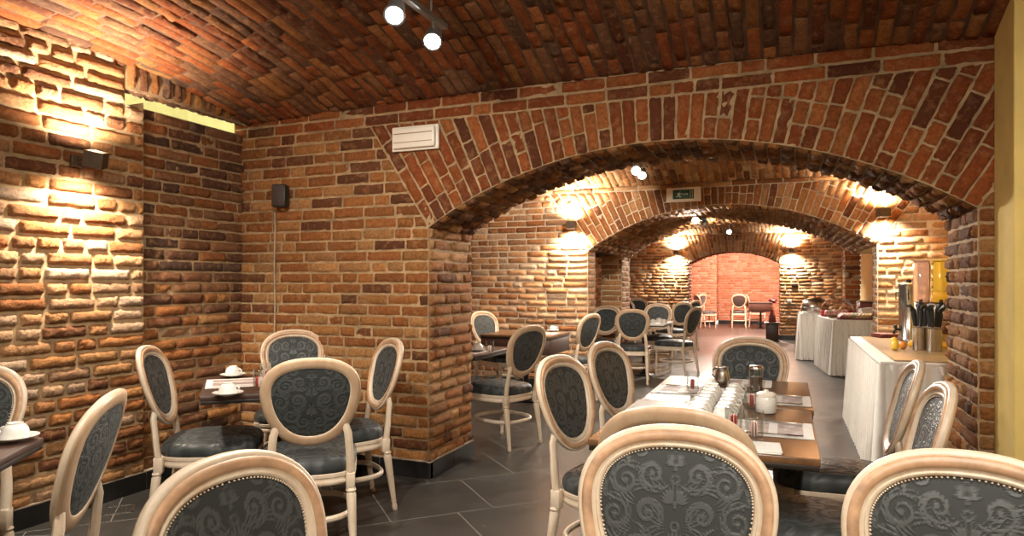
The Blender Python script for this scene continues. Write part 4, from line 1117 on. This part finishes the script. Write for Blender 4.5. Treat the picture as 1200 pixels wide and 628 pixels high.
for y, aim, nm in ((.9, (-.3, 2.9, .4), 'added unseen fill spotlight on the rear track aimed at the long table'), (-.4, (-.4, 1.8, .8), 'added unseen fill spotlight on the rear track aimed at the damask chairs'), (-.75, (1.0, 2.4, .8), 'added unseen fill spotlight on the rear track aimed at the buffet-side chairs')):  # unseen heads added to brighten the near chairs and long table
    head(.35, y, ZT-.105, aim, nm, 88, zc=ZT)
# middle bay: bright pair on a short track, plus unseen heads added as fill
track(-1.33, 5.1, 6.95, 2.50, 'grey ceiling light track in the middle vault')
for y, aim, nm, p in ((6.45, (-.8, 3.6, .8), 'first bright spotlight head in the middle vault', 95), (6.72, (-.9, 4.4, .6), 'second bright spotlight head in the middle vault', 95), (5.9, (-3.2, 7.86, 1.0), 'added fill spotlight head in the middle vault aimed at the pier face', 260), (5.3, (1.2, 6.6, .8), 'added fill spotlight head aimed at the long buffet table', 190)):
    head(-1.33, y, 2.40, aim, nm, p, zc=2.5)
for u, z, aim, nm in ((815, 8.5, (-.6, 4.5, .6), 'first of two small spotlights under the thick arch'), (825, 8.75, (-1.5, 16.5, .9), 'second of two small spotlights under the thick arch')):
    X, Y = at(u, z); head(X, Y, 2.105, aim, nm, 170, zc=2.20, ang=95)
head(-1.0, 13.6, 2.30, (-.9, 9.5, .4), 'single spotlight in the back vault near the far doorway', 900, zc=2.7)
# far red room lamp
t = thing('ceiling_lamp', 'round ceiling lamp inside the red far room', 'ceiling lamp', (-.9, 19.3, 2.45))
MB().lathe([(0, .12), (.17, .12), (.18, .08), (.15, .05)], n=28, cap=False).build('fitting', 'track_grey', t)
MB().lathe([(.15, .05), (.14, .0), (.08, -.03), (0, -.035)], n=28, cap=False).build('diffuser', 'lens_warm', t)
d = bpy.data.lights.new('lamp_light', 'POINT'); d.energy = 950; d.color = (1, .66, .54); d.shadow_soft_size = .15
o = bpy.data.objects.new('lamp_light', d); COL.objects.link(o); o.location = (0, 0, -.12); o.parent = t

# emergency luminaire on the arch wall
xc_, zz = None, None
def on_plane(u, v, Y):
    k = (u-U0)/F; X = Y*(k*CY-SY)/(CY+k*SY); z = -X*SY+Y*CY; return X, CAMH+(VH-v)*z/F
X, Z = on_plane(489.5, 163, Y1)
t = thing('emergency_light', 'rectangular emergency light fitting on the brick above the pillar', 'emergency light', (X, Y1-.016, Z))
mb = MB(); mb.box((0, -.012, 0), (.355, .024, .165), bev=.006); mb.build('back_tray', 'white_plastic', t, sharp=30)
mb = MB(); mb.box((0, -.036, 0), (.325, .034, .138), bev=.014); mb.build('diffuser', 'white_plastic', t, sharp=30)
mb = MB(); mb.box((0, -.0545, .028), (.29, .004, .006)); mb.box((0, -.0545, -.03), (.29, .004, .004)); mb.build('ribs', 'tray_wood', t, smooth=False)
# exit sign on the second arch
X, Z = on_plane(801.5, 228.5, Y2)
t = thing('exit_sign', 'green running figure exit sign in white frame above the second arch', 'exit sign', (X, Y2-.018, Z))
mb = MB(); mb.box((0, -.016, 0), (.385, .032, .165), bev=.008); mb.build('frame', 'white_plastic', t, sharp=30)
mb = MB(); mb.box((0, -.034, .002), (.235, .006, .105), bev=.002); sg = mb.build('panel', 'sign_green', t, sharp=30)
mb = MB(); y = -.0385
def bar(x0, z0, x1, z1, w):
    L = math.hypot(x1-x0, z1-z0); nx_, nz_ = -(z1-z0)/L*w/2, (x1-x0)/L*w/2
    mb.add([(x0+nx_, y, z0+nz_), (x1+nx_, y, z1+nz_), (x1-nx_, y, z1-nz_), (x0-nx_, y, z0-nz_)], [(0, 1, 2, 3)])
for b in ((-.040, .022, -.052, -.004, .014), (-.040, .020, -.022, .006, .007), (-.022, .006, -.012, .012, .006), (-.042, .02, -.062, .014, .006), (-.062, .014, -.068, .0, .006),
          (-.052, -.004, -.034, -.018, .008), (-.034, -.018, -.038, -.036, .007), (-.052, -.004, -.064, -.022, .008), (-.064, -.022, -.08, -.024, .007),
          (.078, -.04, .078, .04, .004), (.10, -.04, .10, .04, .004), (.078, .038, .10, .038, .004), (.0, .004, .052, .004, .006), (.052, .004, .04, .014, .005), (.052, .004, .04, -.006, .005)): bar(*b)
mb.lathe([(0, 0), (.008, 0)], (-.034, y, .034), n=14, M=Matrix.Rotation(PI/2, 3, 'X'))
mb.build('pictogram', 'white_plastic', sg, smooth=False)
# black speaker in the corner and its cable
X, Z = on_plane(327, 230, Y1-.08)
t = thing('speaker', 'small black loudspeaker high in the brick corner', 'speaker', (X, Y1-.024, Z), R(18))
mb = MB(); mb.box((0, -.07, 0), (.105, .085, .165), bev=.014); mb.build('cabinet', 'black_plastic', t, sharp=30)
mb = MB(); mb.box((0, -.113, 0), (.088, .006, .145), bev=.003); mb.build('grille', 'dark_velvet', t, sharp=30)
mb = MB(); mb.box((0, -.008, 0), (.04, .03, .06), bev=.004); mb.build('bracket', 'black_plastic', t, sharp=30)
Xc, _ = on_plane(324.5, 300, Y1)
pts = [(Xc+.004*math.sin(i*1.3), Y1-.024, Z-.09-i*.115) for i in range(15)]
tag(MB().tube(pts, .006, n=6).build('speaker_cable', 'grout'), 'thin pale cable running down the brick from the speaker', 'cable')
# sockets on the far brick pier
for (u, v, m, nm) in ((925, 353, 'white_plastic', 'small white wall socket behind the flower pedestal'), (931, 334, 'black_plastic', 'small dark vent plate above the white wall socket')):
    X, Z = on_plane(u, v, Y3); t = thing('wall_socket' if m[0] == 'w' else 'vent_plate', nm, 'socket' if m[0] == 'w' else 'vent', (X, Y3-.014, Z))
    w, h = (.085, .085) if m[0] == 'w' else (.12, .06)
    mb = MB(); mb.box((0, -.006, 0), (w, .012, h), bev=.003); mb.build('plate', m, t, sharp=30)
    mb = MB(); mb.lathe([(0, 0), (.022, 0), (.022, .003), (0, .003)], (0, -.012, 0), n=16, cap=False, M=Matrix.Rotation(PI/2, 3, 'X')); mb.build('insert', 'black_plastic' if m[0] == 'b' else 'grout', t)
# greenery hung on the passage pier
X, Z = .97, 1.49
t = thing('hanging_plant', 'small trailing green plant hung on the orange brick pier', 'plant', (X-.06, 11.94, Z))
MB().lathe([(0, -.10), (.03, -.10), (.045, -.02), (.04, -.02), (0, -.03)], n=16, cap=False).build('pot', 'grout', t)
mb = MB(); rng = random.Random(3)
for i in range(26):
    a = rng.uniform(0, 6.28); r0 = rng.uniform(.01, .06); c = (r0*math.cos(a), r0*math.sin(a), rng.uniform(-.06, .10))
    mb.grid(lambda p, q: (c[0]+.05*p*math.cos(a), c[1]+.05*p*math.sin(a)+(q-.5)*.03*math.sin(PI*p), c[2]+.02*p-.04*p*p), 4, 2)
mb.build('foliage', 'leaf', t)

# ------------------------------------------------------------------ daylight in the well, world, colour
w = bpy.data.worlds.new('world'); scene.world = w; w.use_nodes = True
w.node_tree.nodes['Background'].inputs[0].default_value = (1.0, 1.0, .92, 1); w.node_tree.nodes['Background'].inputs[1].default_value = 2.6
scene.view_settings.view_transform = 'Standard'; scene.view_settings.look = 'None'
scene.view_settings.gamma = 1; scene.view_settings.use_curve_mapping = False
scene.view_settings.exposure = EXPOSURE
scene.cycles.max_bounces = 8; scene.cycles.diffuse_bounces = 5; scene.cycles.glossy_bounces = 4; scene.cycles.transmission_bounces = 8
scene.cycles.caustics_reflective = False; scene.cycles.caustics_refractive = False
scene.cycles.sample_clamp_indirect = 6; scene.cycles.use_denoising = True
